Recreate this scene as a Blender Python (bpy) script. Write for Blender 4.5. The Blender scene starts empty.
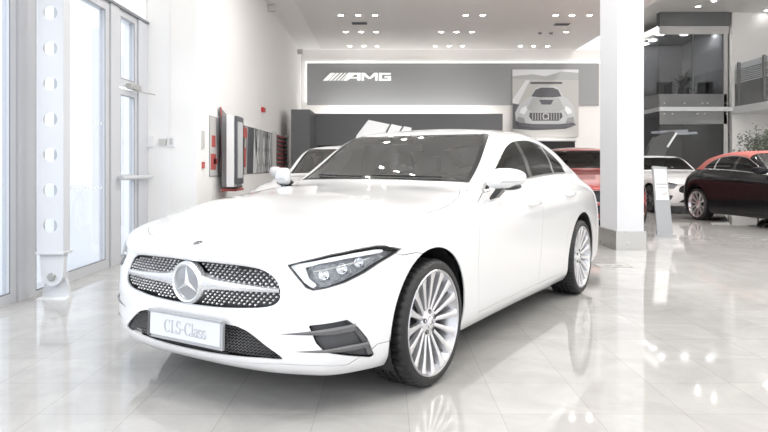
import bpy, bmesh, math, random
import numpy as np
from mathutils import Vector, Matrix
R = math.radians
SC = bpy.context.scene
COL = SC.collection

# ------------------------------------------------------------------ car body surface
def body_tables(kind='coupe'):
    # perimeter columns, front centre -> corner -> side -> corner -> rear centre (widest plan outline)
    plan = [(-.872,0),(-.868,.18),(-.852,.36),(-.815,.53),(-.755,.68),(-.650,.805),
            (-.42,.905),(-.20,.932),(.05,.943),(.35,.945),(.62,.942),(.90,.938),(1.2,.937),(1.5,.937),(1.85,.938),
            (2.2,.941),(2.55,.945),(2.9,.948),(3.25,.944),(3.55,.925),(3.8,.875),
            (4.0,.79),(4.06,.65),(4.09,.5),(4.108,.34),(4.115,.17),(4.118,0)]
    # z of levels 0..5 at key columns
    zk = {0:(.20,.25,.35,.47,.58,.690),3:(.20,.25,.35,.47,.585,.693),5:(.20,.255,.36,.48,.60,.70),6:(.20,.26,.37,.50,.63,.735),8:(.19,.26,.38,.53,.68,.80),
          11:(.185,.255,.38,.54,.71,.875),14:(.18,.25,.38,.55,.73,.92),17:(.185,.255,.39,.56,.745,.945),19:(.20,.27,.40,.57,.745,.92),
          21:(.22,.30,.42,.56,.71,.85),26:(.22,.30,.42,.56,.72,.88)}
    dk = {0:(.075,.02,.0,.0,.006,.018),4:(.07,.02,.0,.0,.008,.022),6:(.06,.02,.003,.0,.005,.018),9:(.075,.035,.018,.006,.0,.014),
          13:(.08,.035,.02,.008,.0,.016),17:(.07,.03,.016,.005,.0,.02),20:(.06,.02,.004,.0,.01,.05),22:(.07,.02,0,0,.02,.05),26:(.08,.02,0,0,.02,.05)}
    def lerpk(tab, j):
        ks = sorted(tab)
        for a, b in zip(ks, ks[1:]):
            if a <= j <= b:
                t = (j-a)/(b-a)
                return [tab[a][q]*(1-t)+tab[b][q]*t for q in range(6)]
    E = {0:(-.822,0,.778),1:(-.817,.18,.778),2:(-.797,.35,.778),3:(-.757,.51,.779),4:(-.692,.66,.782),5:(-.60,.775,.790),
         21:(3.975,.68,.935),22:(4.02,.56,.965),23:(4.05,.42,.985),24:(4.07,.28,1.0),25:(4.08,.14,1.01),26:(4.083,0,1.012)}
    top = [ # x, E, k1..k5
     (-.42,(.838,.820),(.73,.858),(.56,.872),(.38,.880),(.19,.885),(0,.887)),
     (-.20,(.866,.855),(.77,.898),(.60,.914),(.40,.921),(.20,.926),(0,.928)),
     (.05,(.874,.897),(.78,.944),(.61,.960),(.41,.968),(.20,.973),(0,.975)),
     (.35,(.871,.935),(.785,.975),(.63,.992),(.43,1.002),(.21,1.009),(0,1.011)),
     (.62,(.862,.965),(.795,1.003),(.67,1.022),(.46,1.033),(.22,1.040),(0,1.042)),
     (.90,(.850,.992),(.81,1.018),(.76,1.040),(.69,1.066),(.40,1.100),(0,1.115)),
     (1.2,(.840,1.025),(.81,1.105),(.765,1.180),(.685,1.228),(.39,1.262),(0,1.276)),
     (1.5,(.828,1.052),(.79,1.18),(.740,1.305),(.645,1.400),(.36,1.432),(0,1.442)),
     (1.85,(.818,1.073),(.78,1.205),(.722,1.345),(.61,1.445),(.33,1.480),(0,1.490)),
     (2.2,(.812,1.090),(.775,1.215),(.715,1.355),(.60,1.455),(.33,1.488),(0,1.499)),
     (2.55,(.810,1.098),(.775,1.205),(.715,1.322),(.597,1.425),(.33,1.460),(0,1.472)),
     (2.9,(.813,1.095),(.78,1.172),(.722,1.262),(.61,1.350),(.33,1.393),(0,1.405)),
     (3.25,(.806,1.062),(.77,1.118),(.71,1.172),(.60,1.240),(.33,1.285),(0,1.298)),
     (3.55,(.785,1.02),(.74,1.058),(.67,1.085),(.54,1.122),(.29,1.155),(0,1.165)),
     (3.8,(.745,.972),(.69,1.003),(.60,1.022),(.45,1.042),(.23,1.058),(0,1.063))]
    if kind == 'cabrio':
        pass
    return plan, lerpk, zk, dk, E, top

def body_surface(level=4, warp=None):
    plan, lerpk, zk, dk, E, top = body_tables()
    nc = len(plan); pts = []; idx = {}
    def add(p):
        pts.append(list(p)); return len(pts)-1
    pl = np.array(plan)
    ext = np.vstack([[pl[1][0], -pl[1][1]], pl, [pl[-2][0], -pl[-2][1]]])
    for j in range(nc):
        t = ext[j+2]-ext[j]; t /= np.linalg.norm(t)
        n = np.array([-t[1], t[0]])       # outward: front has t=(0,1) -> n=(-1,0)
        zz = lerpk(zk, j); dd = lerpk(dk, j)
        for l in range(6):
            q = pl[j]-n*dd[l]
            if j in (0, nc-1): q[1] = 0
            idx['P', j, l] = add((q[0], q[1], zz[l]))
    for i in range(17):
        j = 5+i
        e = E[j] if j in E else (top[i-1][0], top[i-1][1][0], top[i-1][1][1])
        idx['P', j, 6] = add(e)
    for j in list(range(5))+list(range(22, 27)):
        idx['P', j, 6] = add(E[j])
    for i in range(17):
        for k in range(6):
            if i == 0: idx['T', i, k] = idx['P', 5-k, 6]
            elif i == 16: idx['T', i, k] = idx['P', 21+k, 6]
            elif k == 0: idx['T', i, 0] = idx['P', 5+i, 6]
            else:
                r = top[i-1]; idx['T', i, k] = add((r[0], r[1+k][0], r[1+k][1]))
    faces = []
    for j in range(nc-1):
        for l in range(6):
            faces.append((idx['P', j, l], idx['P', j, l+1], idx['P', j+1, l+1], idx['P', j+1, l]))
    for i in range(16):
        for k in range(5):
            faces.append((idx['T', i, k], idx['T', i, k+1], idx['T', i+1, k+1], idx['T', i+1, k]))
    P = np.array(pts); n0 = len(P)
    mir = {}; extra = []
    for q in range(n0):
        if abs(P[q][1]) < 1e-6: mir[q] = q
        else:
            mir[q] = n0+len(extra); extra.append(P[q]*[1, -1, 1])
    P = np.vstack([P, extra]) if extra else P
    F = faces+[tuple(mir[v] for v in reversed(f)) for f in faces]
    me = bpy.data.meshes.new('body_cage'); me.from_pydata(P.tolist(), [], F)
    ob = bpy.data.objects.new('body_cage', me); COL.objects.link(ob)
    md = ob.modifiers.new('s', 'SUBSURF'); md.levels = 2; md.subdivision_type = 'CATMULL_CLARK'
    tgt = P.copy(); cur = P.copy()
    def ev(lv):
        md.levels = lv; md.render_levels = lv
        me.vertices.foreach_set('co', cur.ravel()); me.update()
        dg = bpy.context.evaluated_depsgraph_get(); dg.update()
        e = ob.evaluated_get(dg); m = e.to_mesh()
        co = np.empty(len(m.vertices)*3); m.vertices.foreach_get('co', co)
        fs = np.empty(len(m.loops), dtype=int); m.loops.foreach_get('vertex_index', fs)
        e.to_mesh_clear()
        return co.reshape(-1, 3), fs.reshape(-1, 4)
    for it in range(9):
        co, fs = ev(1)
        cur = cur+(tgt-co[:len(P)])*.9
    co, fs = ev(level)
    bpy.data.objects.remove(ob); bpy.data.meshes.remove(me)
    keep = (co[fs][:, :, 1].mean(axis=1) > 0)
    fs = fs[keep]
    used = np.unique(fs); remap = -np.ones(len(co), int); remap[used] = np.arange(len(used))
    co = co[used]; fs = remap[fs]
    co[np.abs(co[:, 1]) < 1e-4, 1] = 0
    # normals
    a, b, c, d = (co[fs[:, q]] for q in range(4))
    fn = np.cross(c-a, d-b)
    N = np.zeros_like(co)
    for q in range(4): np.add.at(N, fs[:, q], fn)
    N[co[:, 1] == 0, 1] = 0
    N /= np.linalg.norm(N, axis=1)[:, None]+1e-12
    # orient outward
    if (N[:, 2][co[:, 2] > 1.3].mean()) < 0:
        N = -N; fs = fs[:, ::-1]
    if warp: co = warp(co)
    return Surf(co, N, [tuple(f) for f in fs.tolist()])

class Surf:
    def __init__(s, V, N, F): s.V = np.asarray(V, float).reshape(-1,3); s.N = np.asarray(N, float).reshape(-1,3); s.F = F

def split(S, g, mask=None):
    """cut a surface along g=0: returns (g<0 part, g>0 part)"""
    V = S.V; gv = g(V); V = list(map(tuple, V)); N = list(map(tuple, S.N)); gv = list(gv)
    mk = None
    if mask is not None: mk = mask(S.V, S.N)
    A = []; B = []; cache = {}
    SV = S.V; SN = S.N
    neg = np.asarray(gv) < 0; pairs = {}
    for f in S.F:
        if mk is not None and not all(mk[v] for v in f): continue
        sg = [neg[v] for v in f]
        if all(sg) or not any(sg): continue
        for q in range(len(f)):
            i, j = f[q], f[(q+1) % len(f)]
            if neg[i] != neg[j]: pairs[(i, j) if i < j else (j, i)] = 0
    if pairs:
        K = np.array(list(pairs)); p0 = SV[K[:, 0]]; p1 = SV[K[:, 1]]; n0 = neg[K[:, 0]]
        t0 = np.zeros(len(K)); t1 = np.ones(len(K))
        for _ in range(12):
            tm = .5*(t0+t1); same = (g(p0+(p1-p0)*tm[:, None]) < 0) == n0
            t0 = np.where(same, tm, t0); t1 = np.where(same, t1, tm)
        t = (.5*(t0+t1))[:, None]; PV = p0+(p1-p0)*t; PN = SN[K[:, 0]]*(1-t)+SN[K[:, 1]]*t
        PN /= np.linalg.norm(PN, axis=1)[:, None]
        for q, k in enumerate(map(tuple, K.tolist())): cache[k] = len(V)+q
        V += list(map(tuple, PV)); N += list(map(tuple, PN))
    cut = lambda i, j: cache[(i, j) if i < j else (j, i)]
    nb = len(gv)
    for f in S.F:
        if mk is not None and not all(mk[v] for v in f): B.append(f); continue
        sg = [gv[v] < 0 for v in f]
        if all(sg): A.append(f)
        elif not any(sg): B.append(f)
        else:
            a = []; b = []
            for q in range(len(f)):
                i, j = f[q], f[(q+1) % len(f)]
                (a if sg[q] else b).append(i)
                if sg[q] != sg[(q+1) % len(f)]:
                    c = cut(i, j); a.append(c); b.append(c)
            if len(a) > 2: A.append(tuple(a))
            if len(b) > 2: B.append(tuple(b))
    V = np.array(V); N = np.array(N)
    def pack(F):
        if not F: return Surf([], [], [])
        u = sorted({v for f in F for v in f}); r = {v: q for q, v in enumerate(u)}
        return Surf(V[u], N[u], [tuple(r[v] for v in f) for f in F])
    return pack(A), pack(B)

def poly_sdf(poly, ax):
    P = np.array(poly, float)
    def g(X):
        p = ax(X); n = len(P)
        d = np.full(len(p), 1e9); inside = np.zeros(len(p), bool)
        for i in range(n):
            a = P[i]; b = P[(i+1) % n]; e = b-a; w = p-a
            t = np.clip((w@e)/(e@e+1e-12), 0, 1)
            d = np.minimum(d, np.linalg.norm(w-t[:, None]*e, axis=1))
            c = (a[1] > p[:, 1]) != (b[1] > p[:, 1])
            with np.errstate(divide='ignore', invalid='ignore'):
                xi = (b[0]-a[0])*(p[:, 1]-a[1])/(b[1]-a[1]+1e-15)+a[0]
            inside ^= c & (p[:, 0] < xi)
        return np.where(inside, -d, d)
    return g
XZ = lambda X: X[:, [0, 2]]
YZ = lambda X: X[:, [1, 2]]
XY = lambda X: X[:, [0, 1]]
DZ = lambda X: np.stack([(X[:, 0]+X[:, 1])*.70711, X[:, 2]], 1)
def off(g, d): return lambda X: g(X)-d
def smooth_poly(pts, n=6, closed=True):
    """Catmull-Rom; points given as (x,y,'c') stay corners"""
    out = []; m = len(pts)
    for i in range(m if closed else m-1):
        p0, p1, p2, p3 = (pts[(i+q) % m] if closed else pts[min(max(i+q, 0), m-1)] for q in (-1, 0, 1, 2))
        a1 = np.array(p1[:2], float); a2 = np.array(p2[:2], float)
        t1 = (a2-np.array(p0[:2]))*.5 if len(p1) == 2 else (a2-a1)
        t2 = (np.array(p3[:2])-a1)*.5 if len(p2) == 2 else (a2-a1)
        for s in range(n):
            u = s/n
            out.append(tuple((2*u**3-3*u*u+1)*a1+(u**3-2*u*u+u)*t1+(-2*u**3+3*u*u)*a2+(u**3-u*u)*t2))
    if not closed: out.append(tuple(pts[-1][:2]))
    return out
# ------------------------------------------------------------------ helpers
def mat(name, col, rough=.5, metal=0., coat=0., emit=0., alpha=None, spec=.5, bump=None):
    m = bpy.data.materials.new(name); m.use_nodes = True
    nt = m.node_tree; b = nt.nodes['Principled BSDF']
    b.inputs['Base Color'].default_value = (*col, 1); b.inputs['Roughness'].default_value = rough
    b.inputs['Metallic'].default_value = metal; b.inputs['Coat Weight'].default_value = coat
    b.inputs['Coat Roughness'].default_value = .04; b.inputs['Specular IOR Level'].default_value = spec
    if emit:
        b.inputs['Emission Color'].default_value = (*col, 1); b.inputs['Emission Strength'].default_value = emit
    # faint procedural variation so that no surface is perfectly uniform
    tc = nt.nodes.new('ShaderNodeTexCoord'); nz = nt.nodes.new('ShaderNodeTexNoise'); nz.inputs['Scale'].default_value = 9 if bump is None else bump[0]
    nt.links.new(tc.outputs['Object'], nz.inputs['Vector'])
    if bump:
        bp = nt.nodes.new('ShaderNodeBump'); bp.inputs['Strength'].default_value = bump[1]; bp.inputs['Distance'].default_value = .01
        nt.links.new(nz.outputs['Fac'], bp.inputs['Height']); nt.links.new(bp.outputs['Normal'], b.inputs['Normal'])
    else:
        mr = nt.nodes.new('ShaderNodeMapRange'); mr.inputs['To Min'].default_value = max(0, rough-.02); mr.inputs['To Max'].default_value = min(1, rough+.02)
        nt.links.new(nz.outputs['Fac'], mr.inputs['Value']); nt.links.new(mr.outputs['Result'], b.inputs['Roughness'])
    return m

def glass_mat(name, tint, refl=1.0, rough=.0, f0=.04):
    """thin glass: tinted see-through plus a Fresnel reflection"""
    m = bpy.data.materials.new(name); m.use_nodes = True
    nt = m.node_tree; nt.nodes.remove(nt.nodes['Principled BSDF']); out = nt.nodes['Material Output']
    tr = nt.nodes.new('ShaderNodeBsdfTransparent'); tr.inputs[0].default_value = (*tint, 1)
    gl = nt.nodes.new('ShaderNodeBsdfGlossy'); gl.inputs['Roughness'].default_value = rough
    lw = nt.nodes.new('ShaderNodeLayerWeight'); lw.inputs['Blend'].default_value = .5
    pw = nt.nodes.new('ShaderNodeMath'); pw.operation = 'POWER'; pw.inputs[1].default_value = 5
    mr = nt.nodes.new('ShaderNodeMapRange'); mr.inputs['To Min'].default_value = f0*refl; mr.inputs['To Max'].default_value = min(1, .9*refl)
    mx = nt.nodes.new('ShaderNodeMixShader')
    # facing = 1-cos(view)  -> Schlick
    sb = nt.nodes.new('ShaderNodeMath'); sb.operation = 'MULTIPLY'; sb.inputs[1].default_value = 1.0
    nt.links.new(lw.outputs['Facing'], sb.inputs[0]); nt.links.new(sb.outputs[0], pw.inputs[0]); nt.links.new(pw.outputs[0], mr.inputs['Value'])
    nt.links.new(mr.outputs['Result'], mx.inputs[0]); nt.links.new(tr.outputs[0], mx.inputs[1]); nt.links.new(gl.outputs[0], mx.inputs[2])
    nt.links.new(mx.outputs[0], out.inputs['Surface'])
    return m

def tag(o, label=None, cat=None, group=None, kind=None):
    if label: o['label'] = label
    if cat: o['category'] = cat
    if group: o['group'] = group
    if kind: o['kind'] = kind
    return o
def empty(name, loc=(0,0,0), rz=0.):
    o = bpy.data.objects.new(name, None); COL.objects.link(o); o.location = loc; o.rotation_euler = (0, 0, rz); o.empty_display_size = .1
    return o
def copy_tree(o, parent=None):
    c = o.copy(); COL.objects.link(c); c.parent = parent
    for ch in o.children: copy_tree(ch, c)
    return c

class MB:
    """collects shapes into one mesh"""
    def __init__(s): s.v = []; s.f = []
    def add(s, vs, fs, M=None):
        n = len(s.v)
        for p in vs:
            p = Vector(p)
            if M is not None: p = M @ p
            s.v.append(tuple(p))
        s.f += [tuple(i+n for i in f) for f in fs]; return s
    def box(s, lo, hi, M=None, bev=0.):
        (a, b, c), (d, e, g) = lo, hi
        if bev <= 0:
            vs = [(x, y, z) for z in (c, g) for y in (b, e) for x in (a, d)]
            fs = [(0,2,3,1),(4,5,7,6),(0,1,5,4),(2,6,7,3),(0,4,6,2),(1,3,7,5)]
            return s.add(vs, fs, M)
        bm = bmesh.new(); bmesh.ops.create_cube(bm, size=1)
        for v in bm.verts: v.co = Vector(((a+d)/2+v.co.x*(d-a), (b+e)/2+v.co.y*(e-b), (c+g)/2+v.co.z*(g-c)))
        bmesh.ops.bevel(bm, geom=bm.edges[:], offset=bev, segments=2, affect='EDGES', profile=.5)
        s.bm(bm, M); return s
    def bm(s, bm, M=None):
        bm.verts.index_update()
        s.add([v.co[:] for v in bm.verts], [[v.index for v in f.verts] for f in bm.faces], M); bm.free(); return s
    def prism(s, poly, y0, y1, M=None, ax='xz'):
        """polygon in (x,z) [or other plane] extruded between y0 and y1"""
        n = len(poly)
        ar = sum(poly[i][0]*poly[(i+1) % n][1]-poly[(i+1) % n][0]*poly[i][1] for i in range(n))
        if ar < 0: poly = poly[::-1]
        if ax == 'xz': mk = lambda p, y: (p[0], y, p[1])
        elif ax == 'xy': mk = lambda p, y: (p[0], p[1], y)
        else: mk = lambda p, y: (y, p[0], p[1])
        vs = [mk(p, y0) for p in poly]+[mk(p, y1) for p in poly]
        fs = [tuple(range(n)), tuple(range(2*n-1, n-1, -1))]+[(i, n+i, n+(i+1) % n, (i+1) % n) for i in range(n)]
        return s.add(vs, fs, M)
    def lathe(s, prof, n=48, M=None, closed=False, a0=0., a1=2*math.pi, rf=None):
        """profile (r, y) turned about the y axis"""
        full = abs(a1-a0-2*math.pi) < 1e-6; m = len(prof); k = n if full else n+1
        vs = []
        for i in range(k):
            a = a0+(a1-a0)*i/n
            for q, (r, y) in enumerate(prof):
                if rf: r = rf(i, q, r)
                vs.append((r*math.cos(a), y, r*math.sin(a)))
        fs = []
        for i in range(n):
            j = (i+1) % k
            for q in range(m if closed else m-1):
                p = (q+1) % m
                fs.append((i*m+q, j*m+q, j*m+p, i*m+p))
        return s.add(vs, fs, M)
    def disc(s, r, y, n=32, M=None, cx=0, cz=0, sx=1, sz=1):
        return s.add([(cx+sx*r*math.cos(2*math.pi*i/n), y, cz+sz*r*math.sin(2*math.pi*i/n)) for i in range(n)], [tuple(range(n))], M)
    def tube(s, path, r, n=8, M=None, caps=True, closed=False, flat=1.):
        P = [Vector(p) for p in path]; m = len(P); vs = []; up = Vector((0, 0, 1)); prev = None
        rr = r if isinstance(r, (list, tuple)) else [r]*m
        for i in range(m):
            a = P[(i-1) % m] if (closed or i > 0) else P[i]; b = P[(i+1) % m] if (closed or i < m-1) else P[i]
            t = (b-a).normalized()
            if prev is None:
                u = t.cross(up); 
                if u.length < .05: u = t.cross(Vector((0, 1, 0)))
                u.normalize()
            else:
                u = prev-t*prev.dot(t); u.normalize()
            prev = u; w = t.cross(u)
            for q in range(n):
                an = 2*math.pi*q/n
                vs.append(P[i]+(u*math.cos(an)+w*math.sin(an)*flat)*rr[i])
        fs = []
        for i in range(m if closed else m-1):
            j = (i+1) % m
            for q in range(n):
                p = (q+1) % n; fs.append((i*n+q, j*n+q, j*n+p, i*n+p))
        if caps and not closed: fs += [tuple(range(n)), tuple(range(m*n-1, (m-1)*n-1, -1))]
        return s.add(vs, fs, M)
    def sphere(s, c, r, nu=16, nv=10, M=None):
        rx, ry, rz = r if isinstance(r, (list, tuple)) else (r, r, r)
        bm = bmesh.new(); bmesh.ops.create_uvsphere(bm, u_segments=nu, v_segments=nv, radius=1)
        for v in bm.verts: v.co = Vector((c[0]+v.co.x*rx, c[1]+v.co.y*ry, c[2]+v.co.z*rz))
        return s.bm(bm, M)
    def surf(s, S, d=0., mirror=False):
        V = S.V-S.N*d
        if mirror: return s.add((V*[1, -1, 1]).tolist(), [tuple(reversed(f)) for f in S.F])
        return s.add(V.tolist(), S.F)
    def build(s, name, m, parent=None, smooth=None, fixn=True):
        me = bpy.data.meshes.new(name); me.from_pydata(s.v, [], s.f)
        if fixn:
            bm = bmesh.new(); bm.from_mesh(me); bmesh.ops.recalc_face_normals(bm, faces=bm.faces[:]); bm.to_mesh(me); bm.free()
        if smooth is not None:
            me.polygons.foreach_set('use_smooth', [True]*len(me.polygons))
            me.set_sharp_from_angle(angle=R(smooth))
        me.materials.append(m); me.update()
        o = bpy.data.objects.new(name, me); COL.objects.link(o)
        if parent is not None: o.parent = parent
        return o

def emit(name, S, m, parent, mode='sym', depth=.008, d=0.):
    """surface piece -> object(s) with a turned-in rim; mode sym = both halves in one mesh, pair = one object a side, L = left only"""
    ed = {}
    for f in S.F:
        for q in range(len(f)):
            a, b = f[q], f[(q+1) % len(f)]
            k = (min(a, b), max(a, b)); ed[k] = None if k in ed else (a, b)
    rim = [e for e in ed.values() if e]
    V = S.V-S.N*d
    outs = []
    def side(sg, base):
        vs = (V*[1, sg, 1]).tolist(); ns = (S.N*[1, sg, 1]).tolist()
        fs = [f if sg > 0 else tuple(reversed(f)) for f in S.F]
        if depth > 0:
            n = len(vs)
            for a, b in rim:
                if abs(S.V[a][1]) < 1e-4 and abs(S.V[b][1]) < 1e-4: continue
                pa, pb = V[a], V[b]; qa, qb = pa-S.N[a]*depth, pb-S.N[b]*depth
                e = pb-pa; rn = np.cross(e, -S.N[a]); rn = -rn/(np.linalg.norm(rn)+1e-9)
                k = len(vs)
                for p in (pa, pb, qb, qa): vs.append((p*[1, sg, 1]).tolist()); ns.append((rn*[1, sg, 1]).tolist())
                fs.append((k+1, k, k+3, k+2) if sg > 0 else (k, k+1, k+2, k+3))
        return vs, ns, [tuple(i+base for i in f) for f in fs]
    def mk(parts):
        vs = []; ns = []; fs = []
        for sg in parts:
            a, b, c = side(sg, len(vs)); vs += a; ns += b; fs += c
        me = bpy.data.meshes.new(name); me.from_pydata(vs, [], fs)
        me.polygons.foreach_set('use_smooth', [True]*len(me.polygons))
        me.normals_split_custom_set_from_vertices(ns); me.materials.append(m); me.update()
        o = bpy.data.objects.new(name, me); COL.objects.link(o); o.parent = parent
        return o
    if mode == 'sym': return [mk((1, -1))]
    if mode == 'pair': return [mk((1,)), mk((-1,))]
    return [mk((1,))]
# ------------------------------------------------------------------ cars
HEADLAMP = [(-.78,.574,.721),(-.742,.62,.738),(-.656,.728,.769),(-.557,.802,.786),(-.445,.848,.796),(-.397,.87,.792),(-.293,.906,.766),(-.353,.901,.746),
            (-.457,.879,.713),(-.543,.849,.674),(-.638,.801,.637),(-.708,.739,.615),(-.738,.692,.606),(-.752,.661,.618),(-.765,.612,.671)]
VENT = [(-.756,.68,.449),(-.638,.813,.469),(-.589,.841,.429),(-.54,.861,.369),(-.489,.868,.277),(-.501,.862,.265),(-.714,.743,.325),(-.739,.711,.367)]
GRILLE = [(-.1,.716),(0,.716),(.2,.7155),(.38,.710),(.47,.692),(.53,.650),(.556,.597),(.548,.548),(.49,.519),(.348,.503),(.2,.494),(0,.490),(-.1,.490)]
INTAKE = [(-.1,.430),(.28,.424),(.35,.416),(.405,.397),(.482,.348),(.562,.288),(.46,.281),(.34,.274),(.17,.268),(0,.266),(-.1,.266)]
DLO = [(.868,1.002,'c'),(1.0,1.058),(1.121,1.115),(1.305,1.218),(1.50,1.312),(1.65,1.358),(1.82,1.385),(2.0,1.397),(2.2,1.396),(2.45,1.366),(2.66,1.297),(2.80,1.205),(2.89,1.11,'c'),(2.6,1.106),(2.25,1.097),(1.866,1.078),(1.5,1.055),(1.188,1.030)]
def uz(P): return [((p[0]+p[1])*.70711, p[2]) for p in P]

def wheel_proto(M, n_spokes=16, lod=0):
    """wheel with its outer face at y=0 looking to +y, axle on the y axis"""
    seg = 144 if lod == 0 else 36
    b = MB()   # rim barrel with lip
    b.lathe([(.283,-.010),(.283,-.001),(.278,.003),(.271,.0),(.267,-.012),(.254,-.03),(.240,-.12),(.240,-.215),(.262,-.222)], 72 if lod == 0 else 32)
    w = b.build('wheel', M['rim'], None, 40)
    prof = [(.280,-.018),(.282,-.003),(.290,.004),(.304,.006),(.318,.001),(.330,-.010),(.337,-.022)]
    tre = [(.340,-.034),(.340,-.068),(.331,-.069),(.331,-.079),(.340,-.080),(.340,-.112),(.331,-.113),(.331,-.123),(.340,-.124),(.340,-.158),(.331,-.159),(.331,-.169),(.340,-.170),(.340,-.206)]
    prof2 = [(.337,-.222),(.330,-.234),(.300,-.245),(.262,-.240),(.26,-.22)]
    def rf(i, q, r):
        if lod == 0 and r > .3285 and i % 3 == 0: return r-(.008 if r > .3365 else .005)
        return r
    t = MB().lathe(prof+tre+prof2, seg, rf=rf).build('tire', M['tire'], w, 30)
    bk = MB().lathe([(.03,-.10),(.17,-.10),(.17,-.125),(.03,-.125)], 48, closed=True).build('brake_disc', M['disc'], w, 30)
    ins = MB().lathe([(.236,-.13),(.0,-.13)], 40).build('inner_shield', M['black'], w, 30)
    # spokes
    def spoke():
        s = MB(); secs = [(.040,.0085,-.040,-.062),(.10,.0105,-.032,-.058),(.16,.0125,-.021,-.050),(.22,.0165,-.012,-.042),(.268,.026,-.004,-.032)]
        vs = []; fs = []
        for r, hw, yt, yb in secs:
            vs += [(r, yt, -hw*.45), (r, yt-.004, -hw), (r, yb, -hw*1.1), (r, yb, hw*1.1), (r, yt-.004, hw), (r, yt, hw*.45)]
        for i in range(len(secs)-1):
            for q in range(6):
                p = (q+1) % 6; fs.append((i*6+q, i*6+p, (i+1)*6+p, (i+1)*6+q))
        fs += [(0,1,2,3,4,5), tuple(range(len(vs)-1, len(vs)-7, -1))]
        return s.add(vs, fs)
    first = None
    for i in range(n_spokes):
        if first is None: o = first = spoke().build('spoke', M['spoke'], w, 35)
        else:
            o = first.copy(); COL.objects.link(o); o.parent = w
        o.rotation_euler = (0, -2*math.pi*i/n_spokes, 0)
    MB().lathe([(.0,-.026),(.050,-.030),(.072,-.036),(.078,-.046),(.078,-.07)], 40).build('hub', M['spoke'], w, 35)
    if lod == 0:
        for i in range(5):
            a = 2*math.pi*i/5+.3; c = Matrix.Translation((.056*math.cos(a), 0, .056*math.sin(a)))
            MB().lathe([(.0,-.034),(.0085,-.034),(.0085,-.028),(.0125,-.0275),(.0135,-.034)], 14, M=c).build('wheel_bolt', M['darkmetal'], w, 35)
        cap = MB().lathe([(.0,-.018),(.028,-.019),(.033,-.022),(.035,-.03)], 32).build('centre_cap', M['chrome'], w, 35)
        st = MB(); star(st, .024, .004, Matrix.Translation((0, -.018, 0))); st.build('cap_star', M['darkmetal'], w)
    return w

def star(mb, r, th, M, ring=False):
    """three-pointed star in the xz plane, facing +y"""
    for k in range(3):
        a = math.pi/2+2*math.pi*k/3; d = Vector((math.cos(a), 0, math.sin(a))); p = Vector((-math.sin(a), 0, math.cos(a)))
        b0 = .13*r
        back = [d*r, p*b0*1.0+d*b0*.55, -d*b0*.2, -p*b0+d*b0*.55]
        top = Vector((0, th, 0))
        vs = [d*r, p*b0+d*b0*.58, Vector((0,0,0)), -p*b0+d*b0*.58, top, d*r*.96+Vector((0, th*.25, 0))]
        mb.add(vs, [(0,1,5),(1,4,5),(1,2,4),(0,5,3),(3,5,4),(3,4,2),(0,3,2,1)], M)

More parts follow.
